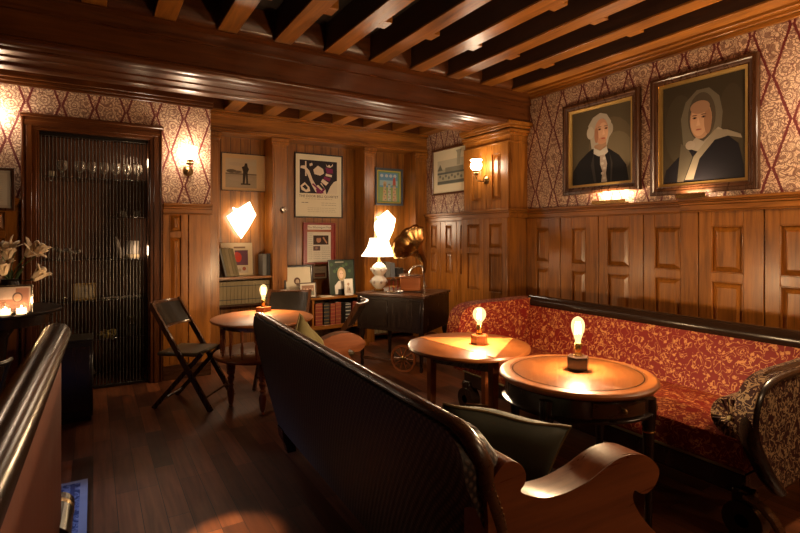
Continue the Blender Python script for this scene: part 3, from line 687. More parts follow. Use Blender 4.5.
# menu at the far left of the papered wall
def menu(a): a.rect(-1, 1, -1, 1, (0.42, 0.37, 0.31)); a.rect(-0.8, 0.8, -0.85, 0.85, (0.5, 0.45, 0.38)); scribble(a, [0.7-0.12*i for i in range(12)], -0.6, 0.6, (0.36, 0.31, 0.26), 0.008, 2)
a1 = onY(15.5, 169, YL-0.01); b1 = onY(15.5, 211, YL-0.01)
picture('framed_notice', 'cream notice in a dark frame on the papered wall at the far left edge', 'picture', (a1.x-0.16, YL-0.052, (a1.z+b1.z)/2), 0, 0.32, a1.z-b1.z, 0.022, 0.022, M['darkZ'], menu)
# ================================================================= sofas
def catmull(pts, n=4, closed=False):
    out = []; m = len(pts); P = [Vector(p) for p in pts]
    rng = range(m) if closed else range(m-1)
    for i in rng:
        p0 = P[(i-1) % m] if (closed or i > 0) else P[i]; p1 = P[i]; p2 = P[(i+1) % m]; p3 = P[(i+2) % m] if (closed or i < m-2) else p2
        for k in range(n):
            t = k/n
            out.append(0.5*((2*p1)+(-p0+p2)*t+(2*p0-5*p1+4*p2-p3)*t*t+(-p0+3*p1-3*p2+p3)*t**3))
    if not closed: out.append(P[-1])
    return out
def pillow_mesh(w, h, t, n=14, pinch=0.05):
    mb = MB(); V = {}
    for s in (1, -1):
        for i in range(n+1):
            for j in range(n+1):
                x, z = -1+2*i/n, -1+2*j/n
                e = max(0, (1-x*x)*(1-z*z))**0.42
                if s == -1 and e == 0: V[s, i, j] = V[1, i, j]; continue
                px = x*(1-pinch*(1-z*z)); pz = z*(1-pinch*(1-x*x))
                V[s, i, j] = mb.bm.verts.new((px*w/2, -s*t/2*e + 0.006*sin(5*x+3*z), pz*h/2))
    for s in (1, -1):
        for i in range(n):
            for j in range(n):
                q = [V[s, i, j], V[s, i+1, j], V[s, i+1, j+1], V[s, i, j+1]]
                mb._f(q if s == 1 else q[::-1], True)
    edge = [(-1+2*i/n, -1) for i in range(n)]+[(1, -1+2*i/n) for i in range(n)]+[(1-2*i/n, 1) for i in range(n)]+[(-1, 1-2*i/n) for i in range(n)]
    pts = [((x*(1-pinch*(1-z*z)))*w/2, 0.006*sin(5*x+3*z), z*(1-pinch*(1-x*x))*h/2) for x, z in edge]
    pip = MB().tube(pts, 0.005, 6, close=True)
    return mb, pip
def pillow(name, label, loc, rot, w, h, t, m, pm):
    mb, pip = pillow_mesh(w, h, t)
    o = mb.build(name, m, auto=False); o.location = loc; o.rotation_euler = rot; tag(o, label, 'cushion')
    pip.build('piping', pm, o, auto=False); return o
# --- front sofa, seen from behind
SOF = thing('scroll_arm_sofa', 'long dark sofa seen from behind, with scrolled wooden arms', 'sofa', (0.825, 2.10, 0), -R_(2.15))
LN = 1.12; LQ = 1.12
def back_x(z): return 0.17*(1-max(0, (z-0.15))/0.76)**1.25 if z < 0.91 else 0.0
def ztop(y):
    d = y+LQ; r = 0.09; z = 0.885
    if d < r: z -= r-math.sqrt(max(0, r*r-(r-d)**2))
    d = LN-y; r = 0.03
    if d < r: z -= r-math.sqrt(max(0, r*r-(r-d)**2))
    return z
def ex(y, z): return 0.05*max(0, 1-(y+LQ)/0.35)**2*min(1, max(0, (0.885-z)/0.2))
mb = MB(); rings = []
prof = [(back_x(z), z) for z in (0.15, 0.27, 0.4, 0.53, 0.66, 0.78, 0.86)]+[(0.008, 0.885), (0.05, 0.89), (0.10, 0.88), (0.13, 0.83), (0.19, 0.68), (0.25, 0.5), (0.28, 0.40), (0.28, 0.15)]
st = [-LQ, -LQ+0.004, -LQ+0.012, -LQ+0.025, -LQ+0.045, -LQ+0.07, -LQ+0.09]+[(-0.9+0.15*i) for i in range(13)]+[LN-0.03, LN-0.01, LN]
for y in st:
    zt = ztop(y); rings.append([mb.bm.verts.new((x, y, 0.15+(z-0.15)*(zt-0.15)/0.735 if z > 0.15 else z)) for x, z in [(p_+ex(y, q_), q_) for p_, q_ in prof]])
mb.skin(rings); mb.build('backrest', M['lattice'], SOF)
pts = [(back_x(z)+0.02+ex(-LQ, z), -LQ-0.004, z) for z in (0.2, 0.35, 0.5, 0.65, 0.75)]+[(back_x(ztop(y))+0.035+ex(y, ztop(y)), y, ztop(y)+0.012) for y in (-LQ, -LQ+0.012, -LQ+0.04, -LQ+0.08, -0.8, -0.5, 0, 0.5, 0.9, LN-0.01)]
MB().tube(pts, 0.026, 12, flat=0.6, up=(1, 0, 0)).build('top_rail', M['darkY'], SOF)
mb = MB()
for k in range(34):
    z = 0.2+0.017*k; mb.sphere((back_x(z)+0.032+ex(-LQ, z), -LQ-0.014, z), 0.005, 6)
mb.build('nail_trim', M['oldbrass'], SOF)
uv = [(488, 520), (487, 500), (490, 486), (497, 473), (504, 464), (513, 461), (521, 465), (526, 474), (525, 484), (521, 491), (528, 495), (545, 498), (567, 492.5), (590, 480), (606, 467), (621, 457.6), (636, 454), (649.5, 457.6), (659, 469), (657, 482), (649.5, 492), (642, 494), (635.5, 490), (633, 498), (638, 511), (647.6, 524), (656, 533)]
AY = -1.135
def sofa_ray(u, v):
    a_ = R_(2.15); rx, ry = (cos(a_), sin(a_)), (-sin(a_), cos(a_))     # rows: world -> sofa x, y
    d = ray(u); lx = -(0.825*cos(a_)-2.10*sin(a_)); ly = -(0.825*sin(a_)+2.10*cos(a_))
    dx = d[0]*cos(a_)-d[1]*sin(a_); dy = d[0]*sin(a_)+d[1]*cos(a_)
    z = (AY-ly)/dy; return (dx*z+lx, HC-(v-235)/500*z)
def arm_pts():
    o = []
    for u, v in uv:
        o.append(sofa_ray(u, v))
    x0 = o[0][0]
    return o
ap = arm_pts()
outline = [tuple(p)[:2] for p in catmull([(a, b, 0) for a, b in ap], 3)]
xe, ze = outline[-1]
outline += [(xe+0.035, ze-0.07), (xe+0.05, ze-0.14), (xe+0.03, 0.17), (xe-0.08, 0.15), (outline[0][0], 0.15)]
for s in (-1, 1):
    y0, y1 = (AY, AY+0.10) if s < 0 else (LN-0.055, LN+0.03)
    ol = outline if s < 0 else [(max(x, back_x(z)+0.05), z) for x, z in outline]
    arm = MB().prism(ol, y0, y1, 'XZ', smooth=True).build('arm', M['mahX'], SOF)
    bl = arm.modifiers.new('bevel', 'BEVEL'); bl.width = 0.006; bl.segments = 2; bl.limit_method = 'ANGLE'; bl.angle_limit = R_(50)
MB().box(0.26, 0.88, -LN+0.17, LN-0.10, 0.16, 0.27, 0.01).build('seat_rail', M['mahY'], SOF)
MB().box(0.27, 0.87, -LN+0.165, LN-0.105, 0.27, 0.42, 0.04, seg=3).build('seat', M['brocade3'], SOF)
for (x, y) in ((0.21, LN-0.07), (0.21, -LN+0.09), (0.90, LN-0.12), (0.90, -LN+0.12)):
    mb = MB()
    mb.skin([[mb.bm.verts.new((x+dx*a+off, y+dy*b, z)) for dx, dy in ((-1, -1), (1, -1), (1, 1), (-1, 1))] for z, a, b, off in ((0.16, 0.05, 0.06, 0), (0.10, 0.045, 0.05, 0.0), (0.05, 0.03, 0.035, 0.01), (0.0, 0.028, 0.03, 0.02))], smooth=False)
    mb.build('leg', M['ebony'], SOF)
pillow('olive_cushion', 'olive velvet cushion standing on its corner at the far end of the foreground sofa', (1.12, 2.92, 0.645), (R_(-8), R_(36), R_(40)), 0.40, 0.40, 0.13, M['olive'], M['trimgold'])
pillow('green_cushion', 'dark green velvet cushion with gold piping leaning at the near end of the foreground sofa', (1.29, 1.43, 0.575), (R_(24), R_(12), R_(-29)), 0.48, 0.38, 0.19, M['greenvelvet'], M['trimgold'])
# --- red brocade sofa on the right
RS = thing('brocade_sofa', 'long red and gold brocade sofa with rolled dark top rail, by the right wall', 'sofa', (2.9, 2.1, 0), 0)
def rl(X, Y=0): return X-2.9
mb = MB(); Y0, Y1 = -0.98, 1.05
prof = [(0.24, 0.40), (0.27, 0.47), (0.29, 0.55), (0.315, 0.65), (0.345, 0.74), (0.365, 0.80), (0.50, 0.80), (0.50, 0.28), (0.24, 0.28)]
rings = [[mb.bm.verts.new((x, y, z)) for x, z in prof] for y in [Y0+(Y1-Y0)*i/16 for i in range(17)]]
mb.skin(rings); mb.build('backrest', M['brocade'], RS)
mb = MB().mat(M['brownleather']); mb.cyl((0.41, Y0-0.6, 0.815), (0.41, Y1+0.02, 0.815), 0.058, n=20); o = mb.build('top_rail', None, RS)
mb = MB(); rings = []
for y in [Y0+(Y1-Y0)*i/12 for i in range(13)]:
    rings.append([mb.bm.verts.new((x, y, z)) for x, z in [(-0.36, 0.31), (-0.385, 0.35), (-0.385, 0.41), (-0.36, 0.45), (-0.28, 0.465), (-0.1, 0.468), (0.1, 0.46), (0.27, 0.45), (0.27, 0.31)]])
mb.skin(rings); mb.build('seat', M['brocade'], RS)
MB().box(-0.37, 0.5, Y0, Y1, 0.2, 0.31, 0.012).build('seat_rail', M['ebony'], RS)
MB().tube([(-0.372, Y0, 0.312), (-0.372, Y1, 0.312)], 0.007, 6).build('braid_trim', M['trimgold'], RS)
def rarm(y0, y1, far):
    out = [(-0.36, 0.30), (-0.40, 0.38), (-0.42, 0.47), (-0.43, 0.56), (-0.43, 0.66), (-0.415, 0.74), (-0.37, 0.80), (-0.28, 0.835), (-0.15, 0.845), (0.05, 0.845), (0.25, 0.85), (0.42, 0.85), (0.5, 0.84), (0.5, 0.30)]
    if not far: out = [(x-0.19*min(1, max(0, (z-0.3)/0.3)) if x < 0.2 else x, z*0.955 if z > 0.6 else z) for x, z in out]
    o2 = [tuple(p)[:2] for p in catmull([(a, b, 0) for a, b in out[:13]], 3)]+[out[13]]
    o = MB().prism(o2, y0, y1, 'XZ', smooth=True).build('arm', M['brocade'] if far else M['brocade2'], RS)
    if not far:
        pth = [(x+0.02, y0+0.025, z-0.02) for x, z in o2[:-2]]
        MB().tube(pth, 0.040, 12, flat=0.6, up=(0, 1, 0)).build('arm_moulding', M['ebony'], RS)
        p = onY(797, 385, 1.08); MB().lathe([(0.001, -0.03), (0.012, -0.028), (0.02, -0.018), (0.026, -0.008), (0.027, 0.0)], (p.x-2.9, y0-0.035, p.z), 16, axis='Y').build('rosette', M['oldbrass'], RS)
    return o
rarm(Y1-0.02, Y1+0.13, True); rarm(Y0-0.14, Y0-0.072, False)
# bolster with a pleated end
mb = MB().cyl((-0.44, Y0+0.02, 0.575), (0.25, Y0+0.02, 0.575), 0.092, n=24); bo = mb.build('bolster', M['brocade2'], RS)
mb = MB()
for k in range(20):
    a = 2*pi*k/20
    p0 = Vector((-0.447, Y0+0.02+0.016*cos(a), 0.575+0.016*sin(a))); p1 = Vector((-0.444, Y0+0.02+0.085*cos(a), 0.575+0.085*sin(a)))
    mb.cyl(p0, p1, 0.003, 0.011, n=6)
mb.build('pleats', M['brocade2'], bo)
MB().sphere((-0.457, Y0+0.02, 0.575), 0.013, 10).build('button', M['trimgold'], bo)
for y in (Y1-0.05, Y0+0.0):
    mb = MB().cyl((-0.40, y, 0.105), (-0.31, y, 0.105), 0.085, n=24)
    mb.lathe([(0.03, 0), (0.035, 0.004), (0.02, 0.012), (0.001, 0.014)], (-0.40, y, 0.105), 16, axis='X')
    mb.box(-0.39, -0.32, y-0.04, y+0.05, 0.15, 0.24, 0.01); mb.box(-0.39, -0.31, y-0.06, y+0.06, 0, 0.03, 0.006)
    mb.build('leg', M['ebony'], RS)
for y in (Y1-0.05, Y0+0.05): MB().lathe([(0.03, 0), (0.035, 0.05), (0.045, 0.2)], (0.44, y, 0), 12).build('leg', M['ebony'], RS)
mb = MB(); pp = [Vector((-0.41+0.0*i, Y0-0.02-0.16*sin(t), 0.03+0.20*cos(t))) for i, t in enumerate([0.0, 0.25, 0.5, 0.75, 1.0, 1.25, 1.45])]
mb.tube(pp, 0.03, 8, flat=0.5, up=(1, 0, 0)).build('foot_scroll', M['darkX'], RS)
# --- high wooden settee back at the near left, running away from the camera
BS = thing('wooden_settee', 'tall wooden settee back with a dark rolled leather top, at the near left edge', 'settee', (-0.118, 1.45, 0), -R_(1.2))
MB().tube([(0, -0.85, 1.062), (0, 0.0, 1.062), (0, 0.60, 1.062), (0, 0.655, 1.055), (0, 0.685, 1.04)], [0.041, 0.041, 0.041, 0.038, 0.028], 20).build('rolled_top', M['brownleather'], BS)
MB().lathe([(0.001, 0.012), (0.02, 0.01), (0.035, 0.0)], (0, 0.68, 1.045), 16, axis='Y').build('end_cap', M['oldbrass'], BS)
MB().box(-0.03, 0.015, -0.85, 0.58, 0.05, 1.03, 0.004).build('back_panel', wood('red_brown_panel', (0.15, 0.032, 0.009), (0.11, 0.022, 0.006), 'Z', rough=0.55, coat=0.0), BS)
MB().box(-0.05, 0.02, -0.85, 0.58, 0.0, 0.06, 0.006).build('plinth', M['ebony'], BS)
MB().box(-0.42, -0.03, -0.85, 0.5, 0.30, 0.43, 0.03, seg=2).build('seat', M['leather'], BS)
MB().box(-0.40, -0.04, -0.85, 0.48, 0.0, 0.30, 0.01).build('seat_base', M['ebony'], BS)
mb = MB().cyl((-0.005, 0.50, 0.41), (-0.005, 0.76, 0.41), 0.050, n=22); o = mb.build('bolster_roll', M['leather'], BS)
MB().lathe([(0.0505, -0.014), (0.052, 0.0), (0.0505, 0.014)], (-0.005, 0.70, 0.41), 22, axis='Y', cap=False).build('brass_ring', M['oldbrass'], o)
mb = MB().box(-0.045, 0.035, 0.585, 0.755, 0.0, 0.40, 0.012).build('roll_base', M['ebony'], BS)
# ================================================================= tables
def turned(mb, x, y, z0, z1, r, n=14, k=1.0):
    H = z1-z0
    P = [(0.55, 0), (0.7, 0.02), (0.45, 0.06), (0.75, 0.12), (0.95, 0.25), (1.15, 0.42), (0.8, 0.52), (0.6, 0.56), (1.05, 0.60), (0.6, 0.64), (0.9, 0.72), (1.1, 0.80), (0.7, 0.86), (1.2, 0.90), (1.2, 1.0)]
    mb.lathe([(r*a, z0+H*b) for a, b in P], (x, y, 0), n)
# two-tier spindle table at the back
T1 = thing('spindle_table', 'round two-tier spindle table of orange-brown wood beside the boarded recesses', 'table', (1.20, 4.13, 0))
MB().lathe([(0.385, 0.694), (0.405, 0.700), (0.412, 0.708), (0.41, 0.718), (0.40, 0.722)], n=56).build('table_top', wood('table_top_wood', (0.40, 0.135, 0.028), (0.18, 0.052, 0.012), 'X', rough=0.42, fine=14), T1)
MB().lathe([(0.33, 0.655), (0.335, 0.694)], n=40).build('apron', M['darkX'], T1)
MB().lathe([(0.36, 0.412), (0.385, 0.418), (0.39, 0.43), (0.385, 0.44), (0.375, 0.444)], n=56).build('lower_shelf', M['mahX'], T1)
for k in range(18):
    a = 2*pi*k/18+0.1; mb = MB(); turned(mb, 0.325*cos(a), 0.325*sin(a), 0.444, 0.66, 0.011, 8); mb.build('spindle', M['mahZ'], T1)
for k in range(4):
    a = pi/4+pi/2*k+0.5
    mb = MB(); x, y = 0.25*cos(a), 0.25*sin(a); mb.box(x-0.03, x+0.03, y-0.03, y+0.03, 0.30, 0.415, 0.006); turned(mb, x, y, 0.0, 0.30, 0.027); mb.build('leg', M['mahZ'], T1)
# envelope table
T2 = thing('envelope_table', 'round folding table with a lighter triangular centre panel, under the globe bulb lamp', 'table', (2.0, 2.44, 0))
r2 = 0.38
MB().lathe([(r2-0.02, 0.690), (r2-0.004, 0.695), (r2, 0.705), (r2-0.004, 0.716), (r2-0.012, 0.719)], n=64).build('table_top', wood('flap_wood', (0.22, 0.07, 0.016), (0.11, 0.03, 0.008), 'Y', rough=0.3, fine=14), T2)
tri = [(-0.15, 0.33), (0.36, -0.02), (-0.10, -0.352)]
MB().prism(tri, 0.7185, 0.7205, 'XY').build('centre_panel', wood('satinwood', (0.52, 0.20, 0.045), (0.34, 0.11, 0.025), 'X', rough=0.42, fine=12), T2)
mb = MB(); a3 = [(p[0]*0.72, p[1]*0.72) for p in ((-0.25, 0.20), (-0.02, -0.34), (0.30, 0.12))]
for i in range(3):
    p, q = Vector((*a3[i], 0)), Vector((*a3[(i+1) % 3], 0)); d = (q-p).normalized(); n = Vector((-d.y, d.x, 0))*0.012
    mb.prism([tuple(p+n)[:2], tuple(q+n)[:2], tuple(q-n)[:2], tuple(p-n)[:2]], 0.60, 0.692, 'XY')
mb.build('apron', M['darkX'], T2)
for (x, y) in a3+[(0.08, -0.14)]:
    mb = MB(); mb.skin([[mb.bm.verts.new((x+dx*a, y+dy*a, z)) for dx, dy in ((-1, -1), (1, -1), (1, 1), (-1, 1))] for z, a in ((0, 0.012), (0.03, 0.015), (0.60, 0.022), (0.69, 0.022))], smooth=False); mb.build('leg', M['mahZ'], T2)
MB().cyl((0.06, 0.1, 0.30), (0.2, -0.02, 0.30), 0.008).build('stretcher', M['oldbrass'], T2)
# drum table with glass disc
T3 = thing('drum_table', 'round dark drum table with a glass-covered top, beside the red brocade sofa', 'table', (2.055, 1.668, 0))
r3 = 0.374
MB().lathe([(r3-0.03, 0.688), (r3-0.008, 0.690), (r3, 0.699), (r3, 0.708), (r3-0.008, 0.716), (r3-0.02, 0.719)], n=72).build('table_top', wood('drum_top_wood', (0.38, 0.125, 0.025), (0.19, 0.055, 0.012), 'X', rough=0.42, fine=12), T3)
MB().lathe([(0.315, 0.7195), (0.322, 0.7205), (0.322, 0.7245), (0.315, 0.7255)], n=72).build('glass_disc', M['glass'], T3)
MB().lathe([(0.312, 0.7192), (0.306, 0.7198), (0.3061, 0.7192)], n=72, cap=False).build('inlay_line', M['ebony'], T3)
MB().lathe([(r3-0.035, 0.585), (r3-0.012, 0.588), (r3-0.010, 0.598), (r3-0.026, 0.604), (r3-0.026, 0.68), (r3-0.018, 0.688)], n=72).build('apron', M['ebony'], T3)
# drawer faces the camera side, to the right of centre
da = R_(-108)
def arcbox(mb, a0, a1, r0, r1, z0, z1, n=10):
    A = [a0+(a1-a0)*i/n for i in range(n+1)]
    rings = [[mb.bm.verts.new((r*cos(a), r*sin(a), z)) for r, z in ((r0, z0), (r1, z0), (r1, z1), (r0, z1))] for a in A]; mb.skin(rings)
    return mb
dr = arcbox(MB(), da-0.38, da+0.38, r3-0.03, r3-0.020, 0.612, 0.674).build('drawer', M['darkX'], T3)
p = Vector((cos(da), sin(da), 0))*(r3-0.020)
MB().sphere((p.x+0.012*cos(da), p.y+0.012*sin(da), 0.643), 0.011, 12).build('knob', M['oldbrass'], dr)
for k in range(4):
    a = da+0.62+pi/2*k; x, y = 0.335*cos(a), 0.335*sin(a)
    mb = MB().lathe([(0.016, 0), (0.018, 0.03), (0.014, 0.05), (0.026, 0.52), (0.03, 0.54), (0.027, 0.56), (0.034, 0.58), (0.034, 0.66)], (x, y, 0), 16)
    lg = mb.build('leg', M['ebony'], T3); MB().lathe([(0.0285, 0.505), (0.0305, 0.51), (0.0285, 0.515)], (x, y, 0), 16, cap=False).build('brass_collar', M['brass'], lg)
# ================================================================= table lamps with bare bulbs
def bulb_lamp(label, loc, kind, power):
    t = thing('bulb_lamp', label, 'lamp', loc, 0.55)
    if kind == 'hex': MB().lathe([(0.052, 0), (0.055, 0.004), (0.055, 0.062), (0.051, 0.066)], n=6).build('base', M['ebony'], t); zb = 0.066
    elif kind == 'wood': MB().lathe([(0.05, 0), (0.052, 0.003), (0.052, 0.055), (0.049, 0.058)], n=6).build('base', M['mahX'], t); zb = 0.058
    else: MB().box(-0.052, 0.052, -0.045, 0.045, 0, 0.042, 0.004).build('base', M['mahX'], t); zb = 0.042
    MB().lathe([(0.022, zb), (0.022, zb+0.006), (0.014, zb+0.01), (0.017, zb+0.025), (0.019, zb+0.06), (0.017, zb+0.064)], n=20).build('socket', M['brass'], t)
    MB().cyl((0.018, 0, zb+0.035), (0.036, 0, zb+0.035), 0.004, n=8).build('switch', M['brass'], t)
    z = zb+0.064
    if kind == 'wood': pr = [(0.013, 0), (0.015, 0.012), (0.026, 0.026), (0.038, 0.046), (0.042, 0.064), (0.038, 0.084), (0.026, 0.099), (0.010, 0.107), (0.001, 0.1085)]; fz = 0.062
    else: pr = [(0.013, 0), (0.014, 0.015), (0.022, 0.040), (0.030, 0.065), (0.0335, 0.085), (0.031, 0.105), (0.022, 0.122), (0.010, 0.131), (0.001, 0.134)]; fz = 0.075
    if kind == 'box': pr = [(r, q) for r, q in pr]
    b = MB().lathe([(r, z+q) for r, q in pr], n=24, cap=False).build('bulb', M['bulb'], t)
    fp = [(0.013*cos(a)*(1 if i % 2 else 0.8), 0.013*sin(a)*(1 if i % 2 else 0.8), z+(fz-0.028 if i % 2 else fz+0.03)) for i, a in enumerate([2*pi*k/10 for k in range(10)])]
    MB().tube(fp, 0.0017, 5, close=True).build('filament', M['filament'], b)
    ld = bpy.data.lights.new('bulb_light', 'POINT'); ld.energy = power; ld.color = (1, 0.67, 0.36); ld.shadow_soft_size = 0.02
    lo = bpy.data.objects.new('bulb_light', ld); C.objects.link(lo); lo.parent = t; lo.location = (0, 0, z+fz)
    return t
bulb_lamp('bare pear-shaped bulb on a wooden block, on the spindle table at the back', (1.29, 4.42, 0.722), 'box', 12.0)
bulb_lamp('bare globe bulb on a wooden block, on the table with the triangular panel', (2.055, 2.40, 0.7205), 'wood', 16.0)
bulb_lamp('bare bulb on a black hexagonal block, on the glass-topped drum table', (2.085, 1.68, 0.7255), 'hex', 24.0)
# ================================================================= folding chairs
def leg_bar(mb, p, q, w, t):
    """bar of section w (across) x t from p to q, in the XZ plane of the chair"""
    p, q = Vector(p), Vector(q); d = (q-p).normalized(); n = Vector((0, 1, 0)); m = d.cross(n).normalized()
    R = lambda c: [mb.bm.verts.new(c+m*(sx*w/2)+n*(sy*t/2)) for sx, sy in ((-1, -1), (1, -1), (1, 1), (-1, 1))]
    mb.skin([R(p), R(q)], smooth=False); return mb
def folding_chair(label, loc, ang, seatm=None):
    t = thing('folding_chair', label, 'chair', (loc[0], loc[1], 0), ang, 'folding leather-backed chairs')
    for s in (-1, 1):
        leg_bar(MB(), (-0.26, s*0.20, 0.85), (0.25, s*0.20, 0.0), 0.038, 0.024).build('stile', M['darkZ'], t)
        leg_bar(MB(), (0.16, s*0.17, 0.45), (-0.25, s*0.17, 0.0), 0.034, 0.022).build('leg', M['darkZ'], t)
    MB().box(-0.22, 0.13, -0.185, 0.185, 0.425, 0.455, 0.012).build('seat', seatm or M['tanleather'], t)
    def panel(z0, z1, bulge, th):
        mb = MB(); rings = []
        for i in range(13):
            y = -0.195+0.39*i/12; b = bulge*(1-(y/0.195)**2)
            xs = lambda z: -0.26+(0.85-z)*0.6
            rings.append([mb.bm.verts.new(v) for v in ((xs(z0)-b-th, y, z0), (xs(z0)-b+th, y, z0+0.004), (xs((z0+z1)/2)-b*1.15+th, y, (z0+z1)/2), (xs(z1)-b+th, y, z1), (xs(z1)-b-th, y, z1-0.002), (xs((z0+z1)/2)-b*1.15-th, y, (z0+z1)/2))])
        mb.skin(rings); return mb
    panel(0.655, 0.835, 0.055, 0.008).build('backrest', M['leather'], t)
    panel(0.825, 0.850, 0.055, 0.011).build('top_rail', M['darkY'], t); panel(0.640, 0.662, 0.055, 0.011).build('lower_rail', M['darkY'], t)
    MB().cyl((0.19, -0.20, 0.10), (0.19, 0.20, 0.10), 0.010, n=8).build('stretcher', M['darkY'], t); MB().cyl((-0.19, -0.17, 0.065), (-0.19, 0.17, 0.065), 0.010, n=8).build('stretcher', M['darkY'], t)
    return t
folding_chair('dark folding chair with a curved leather back, between rod screen and spindle table', (0.72, 4.47), math.atan2(-0.61, 0.79))
folding_chair('dark folding chair with a curved leather back, facing the camera behind the spindle table', (1.54, 4.62), math.atan2(-0.83, -0.55))
folding_chair('dark folding chair in profile between the foreground sofa and the dark cart', (1.70, 3.90), math.atan2(0.523, -0.852))
# ================================================================= dark cart with spoked wheels
n0 = Vector((2.83, 4.16, 0)); v1 = Vector((-0.524, 0.852, 0)); v2 = Vector((0.852, 0.524, 0))
CT = thing('wheeled_cart', 'dark wooden cabinet cart with spoked wheels, carrying the white lamp and the gramophone', 'cart', n0, math.atan2(v1.y, v1.x))
# local x runs along the front face, local -y goes back from it
LX, DY = 0.78, 0.72
MB().box(-0.015, LX+0.015, -DY, 0.015, 0.755, 0.78, 0.005).build('top', M['darkX'], CT)
MB().box(0, LX, -DY+0.01, 0, 0.40, 0.755, 0.004).build('body', M['ebony'], CT)
for (a, b) in ((0.03, 0.37), (0.41, 0.75)): MB().box(a, b, 0, 0.010, 0.44, 0.72, 0.005).build('panel', M['ebony'], CT)
for (x, y) in ((0.04, -0.04), (LX-0.04, -0.04), (LX-0.04, -DY+0.05), (0.04, -DY+0.05)): MB().lathe([(0.014, 0.0), (0.02, 0.02), (0.016, 0.05), (0.026, 0.25), (0.018, 0.30), (0.03, 0.34), (0.03, 0.41)], (x, y, 0), 14).build('leg', M['ebony'], CT)
MB().box(0.02, LX-0.02, -0.05, -0.03, 0.07, 0.10, 0.004).build('stretcher', M['darkX'], CT)
def wheel(y):
    c = Vector((0.21, y, 0.142)); mb = MB()
    mb.lathe([(0.118, -0.012), (0.14, -0.012), (0.14, 0.012), (0.118, 0.012), (0.118, -0.012)], c, 36, cap=False, axis='Y')
    for k in range(10):
        a = 2*pi*k/10; mb.cyl(c+Vector((cos(a), 0, sin(a)))*0.02, c+Vector((cos(a), 0, sin(a)))*0.12, 0.009, 0.006, n=8)
    w = mb.build('wheel', M['mahX'], CT); MB().lathe([(0.02, -0.02), (0.03, -0.015), (0.03, 0.015), (0.02, 0.022)], c, 16, axis='Y').build('hub', M['oldbrass'], w)
wheel(0.03); wheel(-DY-0.02)
CTM = Matrix.Translation(n0) @ Matrix.Rotation(math.atan2(v1.y, v1.x), 4, 'Z')
# ================================================================= left console table, bentwood chair, rug
T4 = thing('pedestal_table', 'round black pedestal table holding lilies and candles at the left edge', 'table', (-0.55, 4.28, 0))
MB().lathe([(0.34, 0.87), (0.36, 0.875), (0.365, 0.888), (0.36, 0.898), (0.35, 0.90)], n=48).build('table_top', M['black'], T4)
MB().lathe([(0.30, 0.80), (0.31, 0.87)], n=40).build('apron', M['ebony'], T4)
MB().lathe([(0.22, 0), (0.22, 0.03), (0.10, 0.06), (0.05, 0.12), (0.045, 0.5), (0.06, 0.7), (0.12, 0.80)], n=24).build('pedestal', M['ebony'], T4)
PB = thing('plinth_cabinet', 'low black cabinet standing between the settee back and the rod screen', 'cabinet', (-0.13, 4.58, 0))
MB().box(-0.13, 0.13, -0.14, 0.14, 0.03, 0.60, 0.008).build('body', M['black'], PB); MB().box(-0.13, 0.13, -0.14, 0.14, 0.60, 0.615, 0.002).build('top', M['black'], PB); MB().box(-0.12, 0.12, -0.13, 0.13, 0, 0.03).build('plinth', M['black'], PB)
MB().box(-0.11, 0.11, -0.146, -0.14, 0.08, 0.56, 0.003).build('door', M['ebony'], PB)
BC = thing('bentwood_chair', 'black chair with a thin curved rail, beyond the near settee at the left edge', 'chair', (-0.62, 3.42, 0.0088), 0)
arc = [Vector((0.24*cos(a), 0.22*sin(a), 0.745-0.03*abs(cos(a)))) for a in [pi+pi*i/14 for i in range(15)]]
MB().tube(arc, 0.013, 10).build('back_rail', M['black'], BC)
MB().lathe([(0.19, 0.43), (0.205, 0.44), (0.205, 0.455), (0.19, 0.465)], n=32).build('seat', M['leather'], BC)
for k in range(4):
    a = pi/4+pi/2*k; MB().tube([(0.15*cos(a), 0.15*sin(a), 0.44), (0.19*cos(a), 0.19*sin(a), 0.0)], 0.014, 8).build('leg', M['black'], BC)
for a in (pi+0.15, pi+0.9, 1.5*pi, 2*pi-0.9, 2*pi-0.15): MB().tube([(0.24*cos(a), 0.22*sin(a), 0.74-0.03*abs(cos(a))), (0.17*cos(a), 0.17*sin(a), 0.45)], 0.009, 8).build('back_spindle', M['black'], BC)
RG = thing('rug', 'blue and white patterned rug on the planks beyond the near settee', 'rug', (-0.62, 2.55, 0))
MB().box(-0.57, 0.56, -0.44, 0.79, 0.0005, 0.008).build('field', M['rug'], RG)
mb = MB()
for (a, b, c, d) in ((0.56, 0.595, -0.46, 0.82), (-0.595, -0.56, -0.46, 0.82), (-0.56, 0.56, 0.79, 0.82), (-0.56, 0.56, -0.46, -0.44)): mb.box(a, b, c, d, 0.0005, 0.0085)
mb.build('border', M['rugedge'], RG)
for s in (-1, 1): MB().box(s*0.515, s*0.535, -0.43, 0.77, 0.001, 0.0087).build('band', M['rugband'], RG)
